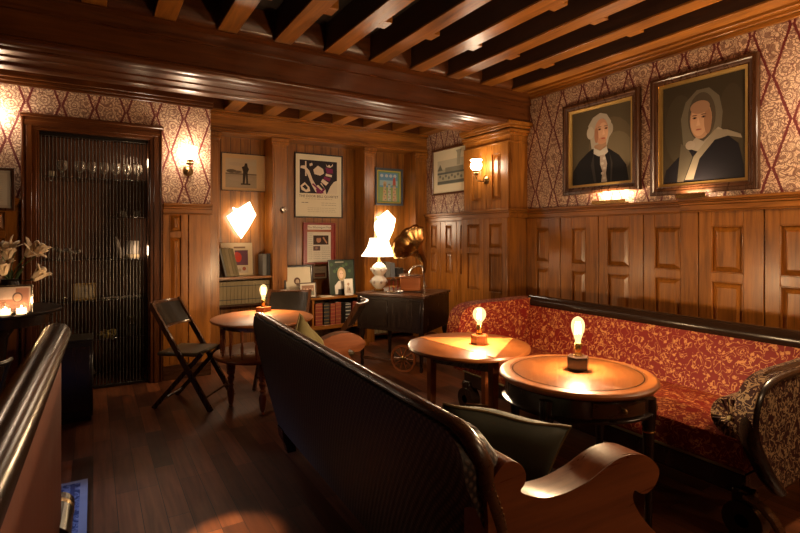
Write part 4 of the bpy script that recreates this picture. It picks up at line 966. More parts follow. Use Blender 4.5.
# ================================================================= wall lamps
def wall_sconce(label, loc, rz, power=0, arm=0.13, h=0.0):
    """local -Y points out of the wall"""
    t = thing('wall_sconce', label, 'wall lamp', loc, rz)
    MB().lathe([(0.001, -0.03), (0.018, -0.028), (0.03, -0.018), (0.045, -0.010), (0.05, 0.0)], n=24, axis='Y').build('backplate', M['oldbrass'], t)
    MB().tube([(0, -0.02, 0), (0, -0.06, -0.025), (0, -arm+0.01, -0.015), (0, -arm, 0.03), (0, -arm, 0.06)], 0.008, 10).build('arm', M['oldbrass'], t)
    MB().lathe([(0.012, 0.045), (0.032, 0.055), (0.036, 0.065), (0.028, 0.072), (0.028, 0.10), (0.034, 0.103)], (0, -arm, 0), 20).build('collar', M['oldbrass'], t)
    MB().lathe([(0.032, 0.10), (0.052, 0.115), (0.064, 0.14), (0.062, 0.165), (0.050, 0.185), (0.048, 0.195), (0.064, 0.215), (0.066, 0.218), (0.046, 0.196)], (0, -arm, 0), 28, cap=False).build('glass_shade', M['shadeglass'], t)
    MB().sphere((0, -0.03, -0.028), 0.014, 10).build('finial', M['oldbrass'], t)
    return t
p = onY(188, 171, YL)
wall_sconce('brass sconce with a white glass shade on the papered wall beside the rod screen', (p.x, YL-0.002, p.z+0.0), 0, arm=0.11)
p = onX(487, 178, XC+0.0)
wall_sconce('brass sconce with a white tulip shade on the panelled column', (XC-0.013, p.y, p.z-0.02), -pi/2, arm=0.15)
p = onY(-9, 133, YL)
wall_sconce('brass sconce just past the left edge of the view, lighting the wallpaper there', (p.x, YL-0.002, p.z), 0, arm=0.11)
wall_sconce('brass sconce on the wallpaper past the right edge of the view', (XR-0.002, 1.22, 2.12), -pi/2, arm=0.12)
# folded paper lamps
def kite(label, u0, v0, pts, notch=True):
    P = [onY(u, v, YB-0.10) for u, v in pts]
    c = onY(u0, v0, YB)
    t = thing('paper_lamp', label, 'wall lamp', (c.x, YB-0.002, c.z))
    L_ = [Vector((q.x-c.x, -0.095, q.z-c.z)) for q in P]
    mid = Vector((0, -0.15, 0)); mb = MB()
    fr = [mb.bm.verts.new(q) for q in L_]; bk = [mb.bm.verts.new(Vector((q.x*0.93, -0.085, q.z*0.93))) for q in L_]; m = mb.bm.verts.new(mid)
    k = len(fr)
    for i in range(k): mb._f([fr[i], fr[(i+1) % k], m]); mb._f([fr[i], bk[i], bk[(i+1) % k], fr[(i+1) % k]])
    mb._f(bk[::-1])
    mb.build('shade', M['kite'], t)
    MB().box(-0.03, 0.03, -0.085, 0, -0.04, 0.04, 0.004).build('bracket', M['oldbrass'], t)
    return t
kite('kite-shaped folded paper lamp on the boards of the left recess, under the sepia photograph', 242, 218, [(249.6, 201.8), (256, 215), (248, 229), (241.3, 238.5), (235, 230), (227, 216.5), (234, 211.5), (232.5, 207), (235.5, 208.5), (239, 208.5)])
kite('angular folded paper lamp above the white table lamp in the right recess', 385, 224, [(387.5, 210.3), (395.7, 219), (393.5, 230), (388, 242), (379, 240), (373, 225), (378, 219.5), (376.5, 216.5), (379.5, 216.5)])
# picture lamps on the dado ledge
def picture_lamp(label, y0, y1, z, body):
    c = (y0+y1)/2; L2 = abs(y1-y0)/2
    t = thing('picture_lamp', label, 'lamp', (XR-0.105 if body == 0 else XR-0.075, c, z), 0)
    MB().box(-0.025, 0.025, -L2, L2, 0.0, 0.012, 0.003).build('base', M['brass'], t)
    mb = MB(); mb.prism([(-0.034, 0.0), (-0.030, 0.032), (-0.026, 0.032), (-0.026, 0.0)], -L2, L2, 'XZ'); mb.build('reflector', M['brass'], t)
    MB().cyl((0.0, -L2*0.85, 0.022), (0.0, L2*0.85, 0.022), 0.008, n=12).build('lamp_tube', M['tube'], t)
    ld = bpy.data.lights.new('picture_light', 'AREA'); ld.shape = 'RECTANGLE'; ld.size = 0.02; ld.size_y = L2*1.6; ld.energy = 5.0 if body == 1 else 2.0; ld.color = (1, 0.68, 0.38)
    lo = bpy.data.objects.new('picture_light', ld); C.objects.link(lo); lo.parent = t; lo.location = (0.0, 0, 0.036); lo.rotation_euler = (0, pi, 0)
    return t
picture_lamp('slim brass picture lamp on the ledge beneath the portrait of the white-haired gentleman', 2.75, 3.10, ZD, 1)
picture_lamp('brass picture lamp on the ledge beneath the portrait of the veiled woman', 2.05, 2.30-0.02, ZD+0.006, 0)
MB_ = MB().lathe([(0.001, -0.045), (0.026, -0.042), (0.038, -0.028), (0.032, -0.014), (0.018, -0.008), (0.034, 0)], n=20, axis='Y')
p = onY(283, 210, YF); tag(MB_.build('door_knob', M['silver'], loc=(p.x, YF-0.006, p.z)), 'round pale knob on the boarded post between the left and middle recesses', 'knob')
# ================================================================= books and shelves in the recesses
def shelf_board(label, x0, x1, z, mat, y0=YF+0.02, th=0.022):
    o = MB().box(0, x1-x0, 0, YB-y0-0.002, -th, 0, 0.003).build('shelf', mat, loc=(x0, y0, z)); return tag(o, label, 'shelf')
x0b1, x1b1 = 1.192, 1.783
za = onY(246, 276.5, YF+0.03).z; zb = onY(246, 304, YF+0.03).z
shelf_board('upper wooden shelf in the left recess, holding the leaning books', x0b1, x1b1, za, M['oakX']); shelf_board('lower dark shelf in the left recess, under the row of olive volumes', x0b1, x1b1, zb, M['darkX'])
def book(name, label, loc, w, h, d, m, rz=0.0, lean=0.0, group=None, bands=None, band_mat=None):
    """spine faces -Y; origin at the lower left front"""
    t = thing(name, label, 'book', loc, 0, group); t.rotation_euler = (0, lean, rz)
    mb = MB()
    mb.box(0, w, 0, 0.004, 0, h, 0.0015); mb.box(0, 0.003, 0.002, d, 0, h); mb.box(w-0.003, w, 0.002, d, 0, h)
    mb.mats = [m]
    if bands:
        mb.mat(band_mat or M['gold'])
        for z in bands: mb.box(-0.0006, w+0.0006, -0.0022, 0.003, h*z-0.004, h*z+0.004)
    mb.build('cover', None, t); MB().box(0.003, w-0.003, 0.003, d-0.004, 0.003, h-0.004).build('pages', M['pages'], t)
    return t
# leaning bundle, left recess
x = x0b1+0.075
lb = ['grey-olive book leaning left, first of the leaning row in the left recess', 'tan book leaning left, second of the leaning row in the left recess', 'thick tan book leaning left, third of the leaning row in the left recess', 'olive book leaning left, fourth of the leaning row in the left recess', 'rightmost leaning book of the row, overlapping the small magazine cover']
for i, (w, h) in enumerate(((0.020, 0.33), (0.032, 0.325), (0.036, 0.325), (0.03, 0.325), (0.026, 0.32))):
    book('book', lb[i], (x, YF+0.05, za+0.002+0.0), w, h, 0.15, [M['greybook'], M['olivebook'], plain('tan_cloth%d' % i, (0.30, 0.235, 0.13), 0.7), M['olivebook'], plain('drab_cloth%d' % i, (0.20, 0.165, 0.085), 0.7)][i], lean=R_(-13), group='books leaning in the left recess')
    x += w/cos(R_(13))+0.002
for i, (w, h, dx) in enumerate(((0.045, 0.25, 0), (0.045, 0.255, 0.047))):
    book('book', ['dark grey book at the right end of the upper shelf in the left recess', 'nearly black book against the post, at the right end of the upper left shelf'][i], (1.688+dx, YF+0.06, za), w, h, 0.18, [M['greybook'], M['darkbook']][i])
def mag(a):
    a.rect(-1, 1, -1, 1, (0.62, 0.50, 0.33)); a.rect(-0.15, 0.72, -0.40, 0.55, (0.14, 0.06, 0.09)); a.ell(0.08, 0.1, 0.22, 0.3, (0.50, 0.05, 0.03)); a.ell(0.0, 0.3, 0.15, 0.15, (0.42, 0.06, 0.05)); a.rect(0.1, 0.72, 0.55-0.06, 0.55, (0.10, 0.05, 0.08))
    a.rect(0.0, 0.72, -0.88, -0.46, (0.50, 0.42, 0.33)); a.ell(0.45, -0.62, 0.12, 0.12, (0.32, 0.09, 0.06)); a.ell(0.15, -0.7, 0.1, 0.1, (0.35, 0.28, 0.2)); a.rect(-0.2, 0.55, 0.68, 0.78, (0.22, 0.13, 0.09))
c, w, h = bp(221, 242.5, 252.5, 275.5, Y=YB-0.06)
c = ((c[0]), YB-0.055, za+h/2+0.001)
picture('magazine', 'magazine or record sleeve with a red picture, propped behind the leaning books', 'magazine', c, 0, w, h, 0.004, 0.008, paint(0.5, 0.4, 0.26), mag, tilt=R_(-6))
# row of uniform volumes
n = 14; wv = (x1b1-x0b1-0.02)/n
src = book('book', 'one of the uniform olive cloth volumes in the row on the lower left shelf', (x0b1+0.01, YF+0.07, zb), wv-0.002, za-zb-0.055, 0.19, plain('drab_volume', (0.26, 0.20, 0.10), 0.7), group='uniform olive volumes in the left recess', bands=(0.2, 0.8), band_mat=M['darkbook'])
for k in range(1, n):
    c = copy_tree(src); c.location = (x0b1+0.01+wv*k, YF+0.07, zb)
# ---- low bookcase in the middle recess
zt = onY(337, 296.5, YF-0.15).z
BCX0, BCX1 = 1.97, 2.975
KZ = thing('low_bookcase', 'low wooden bookcase in the middle recess, with leather volumes on its shelf', 'bookcase', (BCX0, YF-0.17, 0))
W_ = BCX1-BCX0
MB().box(0, W_, 0, 0.42, zt-0.025, zt, 0.004).build('top', M['oakX'], KZ)
for xx in (0.0, W_*0.24, W_-0.025): MB().box(xx, xx+0.025, 0.01, 0.42, 0, zt-0.025, 0.003).build('side_panel', M['oakZ'], KZ)
zs = onY(337, 324, YF-0.15).z
MB().box(0.025, W_-0.025, 0.012, 0.42, zs-0.05, zs, 0.004).build('shelf', M['oakX'], KZ); MB().box(0.025, W_-0.025, 0.02, 0.42, 0.0, 0.08, 0.004).build('bottom_shelf', M['oakX'], KZ)
MB().box(0.0, W_, 0.40, 0.42, 0.02, zt-0.02).build('back_panel', M['darkZ'], KZ)
YBK = YF-0.14
specs = [(315.5, 322.5, M['red'], 0, 'thick red leather volume, leftmost visible book of the low bookcase', 0), (324, 329.5, M['darkbook'], 0, 'black volume between the two groups of red volumes in the low bookcase', 0), (330.5, 335.3, M['red'], 0, 'red volume with gilt bands, just right of the black one in the low bookcase', 0), (335.8, 341, plain('scarlet_leather', (0.40, 0.09, 0.05), 0.45), 0, 'brighter red volume in the middle of the low bookcase', 0),
         (341.4, 345.2, M['black'], 0, 'thin black volume right of the bright red one', 0), (345.6, 350.8, M['darkbook'], 1, 'black volume with broad white spine bands in the low bookcase', 0), (352.3, 356.2, plain('maroon_leather', (0.25, 0.04, 0.03), 0.45), 0, 'maroon volume leaning at the right end of the low bookcase', 5)]
for i, (u0, u1, m, wb, lab, ln) in enumerate(specs):
    a, b = onY(u0, 300, YBK), onY(u1, 300, YBK)
    book('book', lab, (a.x-(0.0 if not ln else 0.012), YBK, zs), b.x-a.x, 0.262-0.006*(i % 3), 0.19, m, lean=R_(ln), bands=(0.1, 0.25, 0.42, 0.6, 0.78, 0.92) if i != 4 else None, band_mat=M['white'] if wb else M['gold'], group='leather volumes in the low bookcase')
# things standing on the low bookcase
def ink_oval(a): a.rect(-1, 1, -1, 1, (0.55, 0.48, 0.36)); a.ell(-0.12, 0.02, 0.26, 0.26, (0.10, 0.05, 0.035)); a.ell(-0.10, -0.03, 0.15, 0.17, (0.36, 0.28, 0.2)); a.rect(-0.2, 0.02, -0.32, -0.12, (0.12, 0.07, 0.05)); scribble(a, [-0.72], -0.6, -0.3, (0.2, 0.15, 0.1), 0.01, 2)
YS = YF-0.02
def stand_pic(name, label, cat, u0, u1, vt, vb, Y, fw, m, fn, tilt=-8, rz=0.0, **kw):
    a, b = onY(u0, vb, Y), onY(u1, vb, Y); h = onY(u0, vt, Y).z-a.z; w = b.x-a.x
    return picture(name, label, cat, ((a.x+b.x)/2, Y+0.5*h*sin(R_(-tilt)), zt+h/2*cos(R_(tilt))+0.002), rz, w, h, fw, 0.016, m, fn, tilt=R_(tilt), **kw)
stand_pic('framed_drawing', 'square black frame around a cream sheet with a small dark oval, on the low bookcase', 'picture', 284.5, 313.5, 262.5, 295.5, YS, 0.026, M['black'], ink_oval)
def group_photo(a):
    a.rect(-1, 1, -1, 1, (0.55, 0.5, 0.42)); a.rect(-0.8, 0.8, -0.75, 0.75, (0.25, 0.14, 0.09))
    for i, x in enumerate((-0.5, -0.1, 0.3, 0.6)): a.ell(x, 0.1, 0.13, 0.22, (0.5, 0.32, 0.22)); a.rect(x-0.15, x+0.15, -0.75, -0.12, [(0.4, 0.1, 0.07), (0.1, 0.12, 0.2), (0.5, 0.45, 0.4), (0.2, 0.2, 0.15)][i])
stand_pic('small_photo_frame', 'small dark photo frame in front of the square cream drawing', 'picture', 299.5, 316.5, 280.5, 296, YS-0.10, 0.012, M['darkX'], group_photo)
def lady(a):
    a.rect(-1, 1, -1, 1, (0.035, 0.05, 0.035))
    for k in range(14): a.ell(-0.8+0.12*k, 0.75-0.1*((k*7) % 5), 0.12, 0.10, [(0.06, 0.10, 0.05), (0.03, 0.04, 0.03)][k % 2])
    a.rect(-0.5, 0.2, 0.86, 0.92, (0.35, 0.33, 0.27)); a.ell(-0.02, 0.18, 0.34, 0.40, (0.42, 0.30, 0.17)); a.ell(-0.05, 0.16, 0.18, 0.24, (0.62, 0.44, 0.33))
    a.poly([(-0.6, -1), (-0.62, -0.5), (-0.3, -0.22), (0.1, -0.2), (0.35, -0.4), (0.4, -1)], (0.62, 0.58, 0.52)); a.poly([(-0.4, -1), (-0.35, -0.7), (0.3, -0.7), (0.4, -1)], (0.03, 0.03, 0.03))
    for x in (-0.12, 0.03): a.ell(x, 0.2, 0.03, 0.02, (0.1, 0.06, 0.05))
stand_pic('photo_poster', 'tall photograph of a light-haired woman against green leaves, on the right of the low bookcase', 'picture', 329.5, 355.5, 260, 296, YS-0.02, 0.010, M['black'], lady)
def card(a): a.rect(-1, 1, -1, 1, (0.6, 0.56, 0.5)); a.ell(0, 0.35, 0.28, 0.2, (0.35, 0.22, 0.15)); a.poly([(-0.6, -0.7), (-0.3, 0.1), (0.4, 0.0), (0.6, -0.8)], (0.42, 0.33, 0.26)); a.ell(0.2, -0.3, 0.25, 0.15, (0.2, 0.15, 0.13))
stand_pic('postcard', 'small white illustrated card in front of the photograph of the woman', 'card', 344.5, 353, 279.5, 296, YS-0.10, 0.003, M['white'], card)
p = onY(326, 294.5, YS-0.08); o = MB().box(-0.085, 0.085, -0.06, 0.06, 0, 0.010, 0.002).build('leaflet', M['cream'], loc=(p.x, YS-0.08, zt)); tag(o, 'flat cream leaflet lying on the low bookcase', 'paper')
# books at the bottom of the right recess, seen under the cart
src = None
for k in range(8):
    x = 3.16+0.062*k
    if src is None: src = book('book', 'one of the olive volumes on the floor-level shelf behind the wheeled cart', (x, YF+0.04, 0.10), 0.058, 0.29, 0.2, M['olivebook'], group='olive volumes behind the cart')
    else: c = copy_tree(src); c.location = (x, YF+0.04, 0.10)
shelf_board('low shelf board near the floor of the right recess', 3.142, 3.778, 0.10, M['darkX'])
zr = onY(392, 277, YF+0.06).z
shelf_board('narrow shelf behind the white table lamp in the right recess', 3.142, 3.778, zr, M['oakX'])
for i, (u0, u1, vt, m, lab) in enumerate(((386, 390.3, 262, M['greybook'], 'pale grey book behind the white table lamp'), (390.6, 395, 263, plain('bluegrey_cloth', (0.17, 0.19, 0.22), 0.6), 'blue-grey book right behind the white table lamp'), (397, 403, 268, M['darkbook'], 'small black book on the shelf above the gramophone box'), (403.5, 409, 270, M['beamZ'], 'short brown book on the shelf above the gramophone box'))):
    a, b = onY(u0, 277, YF+0.06), onY(u1, 277, YF+0.06); h = onY(u0, vt, YF+0.06).z-zr
    book('book', lab, (max(a.x, 3.145), YF+0.06, zr), b.x-a.x, h, 0.16, m)
# ================================================================= on the cart
ZT = 0.78
p = onZ(379, 290.5, ZT)
TL = thing('table_lamp', 'white china table lamp with a flared white shade, on the dark cart', 'lamp', (p.x, p.y, ZT))
MB().lathe([(0.055, 0), (0.058, 0.006), (0.05, 0.018), (0.035, 0.024)], n=28).build('base', M['brass'], TL)
_bd = MB().mat(M['china']).lathe([(0.035, 0.022), (0.05, 0.035), (0.078, 0.065), (0.09, 0.10), (0.082, 0.135), (0.055, 0.16), (0.05, 0.172), (0.068, 0.19), (0.085, 0.22), (0.086, 0.25), (0.07, 0.28), (0.04, 0.30), (0.028, 0.315)], n=32)
mb = _bd
mb.mat(plain('floral_enamel', (0.42, 0.34, 0.30), 0.3))
for (z, r) in ((0.10, 0.0905), (0.235, 0.0865)):
    for k in range(7):
        a = 2*pi*k/7; mb.sphere((r*cos(a), r*sin(a), z), 0.014, 8, sz=1.3)
mb.build('body', None, TL)
MB().lathe([(0.012, 0.31), (0.02, 0.33), (0.012, 0.345), (0.010, 0.40)], n=14).build('neck', M['brass'], TL)
sh = MB().lathe([(0.198, 0.385), (0.193, 0.395), (0.165, 0.43), (0.135, 0.48), (0.115, 0.53), (0.105, 0.575), (0.104, 0.585)], n=6 if False else 40, cap=False).build('lamp_shade', M['lampshade'], TL)
ld = bpy.data.lights.new('lamp_light', 'POINT'); ld.energy = 14; ld.color = (1, 0.68, 0.38); ld.shadow_soft_size = 0.04
lo = bpy.data.objects.new('lamp_light', ld); C.objects.link(lo); lo.parent = TL; lo.location = (0, 0, 0.40)
# gramophone
p = onZ(411, 291.0, ZT)
GR = thing('gramophone', 'antique gramophone with a fluted brass horn and a polished wooden box, on the dark cart', 'gramophone', (p.x, p.y, ZT), math.atan2(-FX, FY)+R_(-4))
MB().box(-0.125, 0.125, -0.125, 0.125, 0.0, 0.015, 0.005).build('plinth', M['darkX'], GR)
MB().box(-0.11, 0.11, -0.11, 0.11, 0.015, 0.155, 0.006).build('case', wood('case_wood', (0.42, 0.13, 0.035), (0.22, 0.06, 0.018), 'X', rough=0.25), GR)
MB().box(-0.12, 0.12, -0.12, 0.12, 0.155, 0.172, 0.004).build('lid', M['mahX'], GR)
MB().lathe([(0.115, 0.172), (0.117, 0.178), (0.115, 0.186)], (-0.02, 0, 0), 32).build('turntable', M['silver'], GR)
MB().tube([(0.13, 0.06, 0.10), (0.15, 0.06, 0.10), (0.155, 0.06, 0.05), (0.175, 0.06, 0.05)], 0.006, 8).build('crank', M['silver'], GR)
MB().tube([(0.14, 0.08, 0.02), (0.14, 0.08, 0.20), (0.13, 0.06, 0.27), (0.10, 0.04, 0.28), (0.03, 0.02, 0.27), (0.0, 0.0, 0.23), (-0.02, 0.0, 0.19)], [0.012, 0.014, 0.016, 0.015, 0.012, 0.014, 0.012], 12).build('tone_arm', M['silver'], GR)
# horn along a curved axis, fluted
path = [(0.14, 0.08, 0.20), (0.15, 0.08, 0.26), (0.14, 0.075, 0.32), (0.11, 0.06, 0.38), (0.07, 0.03, 0.435), (0.03, -0.01, 0.48), (0.0, -0.05, 0.515), (-0.02, -0.075, 0.535), (-0.035, -0.09, 0.55)]
rad = [0.016, 0.021, 0.031, 0.046, 0.070, 0.107, 0.155, 0.198, 0.232]
mb = MB(); prev = None; ringsv = []
for i, q in enumerate(path):
    q = Vector(q); tdir = (Vector(path[min(i+1, 8)])-Vector(path[max(i-1, 0)])).normalized()
    a = tdir.orthogonal().normalized() if prev is None else (prev-tdir*prev.dot(tdir)).normalized(); prev = a; b = tdir.cross(a)
    nn = 72; fl = 0.0 if i < 3 else min(0.11, 0.02*(i-2))
    ringsv.append([mb.bm.verts.new(q+(a*cos(2*pi*j/nn)+b*sin(2*pi*j/nn))*rad[i]*(1-fl*(1-abs(cos(4.5*2*pi*j/nn))))) for j in range(nn)])
mb.skin(ringsv, cap=False); hm = mb.build('horn', plain('dark_brass_horn', (0.55, 0.30, 0.10), 0.27, 1.0), GR)
sd = hm.modifiers.new('thickness', 'SOLIDIFY'); sd.thickness = 0.003
# lantern clock / tray
p = onZ(393.5, 292.5, ZT)
o = thing('small_lantern', 'small glass lantern beside the gramophone box', 'lantern', (p.x, p.y, ZT+0.009), 0.2)
MB().box(-0.035, 0.035, -0.035, 0.035, 0, 0.012, 0.003).build('base', M['oldbrass'], o); MB().box(-0.03, 0.03, -0.03, 0.03, 0.012, 0.12).build('glass_body', M['glass'], o)
mb = MB(); [mb.box(sx*0.032-0.004, sx*0.032+0.004, sy*0.032-0.004, sy*0.032+0.004, 0.01, 0.125) for sx in (-1, 1) for sy in (-1, 1)]; mb.build('corner_post', M['redframe'], o)
MB().lathe([(0.05, 0.122), (0.045, 0.132), (0.015, 0.15)], n=4).build('lid', M['silver'], o); MB().sphere((0, 0, 0.05), 0.02, 10).build('glowing_candle', M['brass'], o)
t = MB().lathe([(0.001, 0.002), (0.08, 0.0), (0.088, 0.004), (0.092, 0.009), (0.086, 0.008), (0.075, 0.005), (0.001, 0.004)], n=40, cap=False).build('serving_tray', M['silver'], loc=(p.x, p.y, ZT+0.001)); tag(t, 'round silver tray under the small lantern on the cart', 'tray')
# ================================================================= rod screen and its display
RSC = thing('rod_screen', 'floor-to-lintel screen of thin vertical metal rods filling the doorway', 'screen', (DX0, YL+0.03, 0))
nr = 31; W_ = DX1-DX0
MB().box(0.012, W_-0.012, -0.015, 0.015, DZ-0.03, DZ, 0.004).build('top_rail', M['black'], RSC); MB().box(0.012, W_-0.012, -0.02, 0.02, 0, 0.03, 0.004).build('bottom_rail', M['black'], RSC)
rod = MB().cyl((0, 0, 0.03), (0, 0, DZ-0.03), 0.0042, n=8)
r0 = rod.build('rod', M['steel'], RSC)
for k in range(nr):
    o = r0 if k == 0 else r0.copy()
    if k: C.objects.link(o); o.parent = RSC
    o.location = (0.025+(W_-0.05)*k/(nr-1), 0, 0)
YN = YL+0.28
M['glassshelf'] = thin_glass('glass_shelf', (0.85, 0.9, 0.88), 1.2)
def nz(u, v): return onY(u, v, YN)
def glass_shelf(label, u0, u1, v):
    a, b = nz(u0, v), nz(u1, v); x0, x1 = max(a.x, -0.455), min(b.x, 0.505)
    um = (u0+u1)/2; z = nz(um, v).z
    o = MB().box(x0, x1, -0.10, 0.33, -0.008, 0, 0.001).build('glass_shelf', M['glassshelf'], loc=(0, YN, z)); tag(o, label, 'shelf'); return z
z1 = glass_shelf('top shelf behind the rods, holding the row of wine glasses', 30, 152, 179)
z2 = glass_shelf('short glass shelf behind the rods at the right, under small glassware', 110, 152, 217)
z3 = glass_shelf('second long shelf behind the rods, with a pale pot at its right end', 30, 152, 259)
z4 = glass_shelf('third long shelf behind the rods, holding a small framed document', 30, 152, 299.5)
z5 = glass_shelf('lowest shelf behind the rods, holding a mustard basket', 30, 152, 338)
def wine_glass(label, u, z, s=1.0):
    p = nz(u, 200)
    t = thing('wine_glass', label, 'glass', (p.x, YN, z), 0, 'wine glasses behind the rods')
    MB().lathe([(0.034*s, 0), (0.034*s, 0.002), (0.004*s, 0.008*s), (0.004*s, 0.05*s), (0.012*s, 0.058*s)], n=20).build('foot', M['gl2'], t)
    MB().lathe([(0.012*s, 0.058*s), (0.034*s, 0.078*s), (0.044*s, 0.105*s), (0.044*s, 0.13*s), (0.036*s, 0.165*s), (0.0345*s, 0.166*s), (0.042*s, 0.13*s), (0.042*s, 0.105*s)], n=24, cap=False).build('bowl', M['gl2'], t)
    return t
def sparkle_glass():
    m = bpy.data.materials.new('sparkling_glass'); m.use_nodes = True; nt = m.node_tree; nt.nodes.clear()
    t = N(nt, 'ShaderNodeBsdfTransparent'); g = N(nt, 'ShaderNodeBsdfGlossy'); g.inputs['Roughness'].default_value = 0.08
    lw = N(nt, 'ShaderNodeLayerWeight', Blend=0.5); d = N(nt, 'ShaderNodeBsdfDiffuse'); d.inputs[0].default_value = (0.9, 0.8, 0.68, 1)
    m1 = N(nt, 'ShaderNodeMixShader'); m1.inputs[0].default_value = 0.5; L(nt, g.outputs[0], m1.inputs[1]); L(nt, d.outputs[0], m1.inputs[2])
    mx = N(nt, 'ShaderNodeMixShader'); L(nt, math_(nt, 'POWER', lw.outputs['Facing'], 0.8), mx.inputs[0]); L(nt, t.outputs[0], mx.inputs[1]); L(nt, m1.outputs[0], mx.inputs[2])
    o = N(nt, 'ShaderNodeOutputMaterial'); L(nt, mx.outputs[0], o.inputs[0]); return m
M['gl2'] = sparkle_glass()
names7 = ['wine glass standing apart at the left of the shelf behind the rods', 'first wine glass of the close row of six behind the rods', 'second wine glass of the close row of six behind the rods', 'third wine glass of the close row of six behind the rods', 'fourth wine glass of the close row of six behind the rods', 'fifth wine glass of the close row of six behind the rods', 'rightmost wine glass behind the rods, next to the door frame']
for u, l in zip((62, 80, 92, 104, 116, 127, 138), names7): wine_glass(l, u, z1, 0.95)
p = nz(51.5, 200); tag(MB().lathe([(0.02, 0), (0.024, 0.05), (0.02, 0.052)], n=14).build('candle_stub', M['cream'], loc=(p.x, YN-0.02, z1)), 'short cream candle at the left end of the top shelf behind the rods', 'candle')
for i, (u, l) in enumerate(((124, 'left one of two small tumblers on the short shelf behind the rods'), (136, 'right one of two small tumblers on the short shelf behind the rods'))):
    p = nz(u, 200); tag(MB().lathe([(0.02, 0), (0.03, 0.06), (0.028, 0.06), (0.019, 0.005)], n=16, cap=False).build('tumbler', M['gl2'], loc=(p.x, YN, z2)), l, 'glass', 'tumblers behind the rods')
p = nz(132, 200); t = thing('ceramic_pot', 'grey cylindrical pot on a pale band, right end of the second shelf behind the rods', 'pot', (p.x, YN, z3))
MB().lathe([(0.06, 0), (0.066, 0.006), (0.066, 0.035), (0.06, 0.04)], n=24).build('base_band', plain('pale_band', (0.55, 0.42, 0.26), 0.5), t); MB().lathe([(0.060, 0.04), (0.062, 0.17), (0.058, 0.17), (0.056, 0.05)], n=24, cap=False).build('wall', plain('grey_ceramic', (0.22, 0.19, 0.16), 0.5), t)
p = nz(118, 200); mb = MB(); mb.tube([(0.02, 0, 0), (0.015, 0, 0.08), (-0.01, 0, 0.15), (-0.02, 0.01, 0.21)], [0.015, 0.02, 0.024, 0.012], 8); tag(mb.build('driftwood', plain('bleached_wood', (0.22, 0.18, 0.14), 0.8), loc=(p.x, YN, z3)), 'upright piece of bleached driftwood beside the grey pot', 'driftwood')
p = nz(66, 200); mb = MB()
for k in range(9): mb.sphere((-0.10+0.025*k, 0.01*sin(k*2), 0.10+0.010*sin(k*1.7)-0.004*k), 0.013+0.003*(k % 3), 8)
mb.tube([(-0.06, 0, 0.0), (-0.04, 0, 0.09)], 0.006, 6); mb.tube([(0.05, 0, 0.0), (0.03, 0, 0.07)], 0.006, 6)
tag(mb.build('shell_sculpture', plain('shell', (0.36, 0.30, 0.25), 0.5), loc=(p.x, YN, z3)), 'low sculpture of pale shells at the left of the second shelf behind the rods', 'sculpture')
def doc(a): a.rect(-1, 1, -1, 1, (0.40, 0.31, 0.18)); a.rect(-0.8, 0.8, -0.7, 0.7, (0.46, 0.38, 0.26)); a.ell(0.05, 0.15, 0.2, 0.25, (0.25, 0.2, 0.14)); scribble(a, [-0.3, -0.5], -0.6, 0.6, (0.25, 0.19, 0.12), 0.03, 3)
a, b = nz(73.5, 299), nz(97, 299); h = nz(85, 283).z-z4
picture('framed_document', 'small gilt-framed document standing on a shelf behind the rods', 'picture', ((a.x+b.x)/2, YN-0.03, z4+h/2+0.001), 0, b.x-a.x, h, 0.016, 0.015, M['gold'], doc, tilt=R_(-5))
p = nz(122, 200); mb = MB(); rr = random.Random(4)
for k in range(13): mb.sphere((-0.16+0.026*k, 0.02*rr.uniform(-1, 1), 0.008+0.004*rr.random()), 0.011, 7, sx=1.5)
tag(mb.build('pebble_row', plain('pale_pebble', (0.45, 0.38, 0.30), 0.5), loc=(p.x, YN-0.03, z4)), 'string of pale pebbles laid along the third shelf behind the rods', 'pebbles')
p = nz(107, 200); mb = MB()
for k in range(26):
    a_ = rr.uniform(0, 2*pi); r_ = 0.075*math.sqrt(rr.random()); mb.sphere((r_*cos(a_), 0.6*r_*sin(a_), 0.025+0.03*rr.random()), 0.02, 7)
mb.lathe([(0.06, 0), (0.085, 0.035), (0.08, 0.036)], n=20)
tag(mb.build('flower_basket', plain('mustard_flowers', (0.30, 0.22, 0.06), 0.8), loc=(p.x, YN-0.03, z5)), 'mustard yellow bunch in a shallow basket on the lowest shelf behind the rods', 'basket')
p = nz(131, 200); t = thing('yellow_jar', 'dark jar with a mustard lid beside the mustard basket', 'jar', (p.x, YN, z5)); MB().lathe([(0.03, 0), (0.036, 0.01), (0.036, 0.10), (0.03, 0.11)], n=18).build('body', M['greybook'], t); MB().lathe([(0.034, 0.11), (0.038, 0.115), (0.038, 0.17), (0.03, 0.18)], n=18).build('lid', plain('mustard_lid', (0.28, 0.22, 0.05), 0.6), t)
p = nz(80, 378); mb = MB()
for k in range(16):
    mb.sphere((rr.uniform(-0.08, 0.08), rr.uniform(-0.05, 0.05), 0.04+rr.uniform(0, 0.12)), 0.03, 7, sz=0.8)
mb.lathe([(0.08, 0), (0.09, 0.04)], n=16)
tag(mb.build('dried_flowers', plain('dusty_petals', (0.12, 0.09, 0.08), 0.9), loc=(p.x+0.02, YN, 0)), 'dusty bunch of dried flowers on the floor behind the rods', 'flowers')
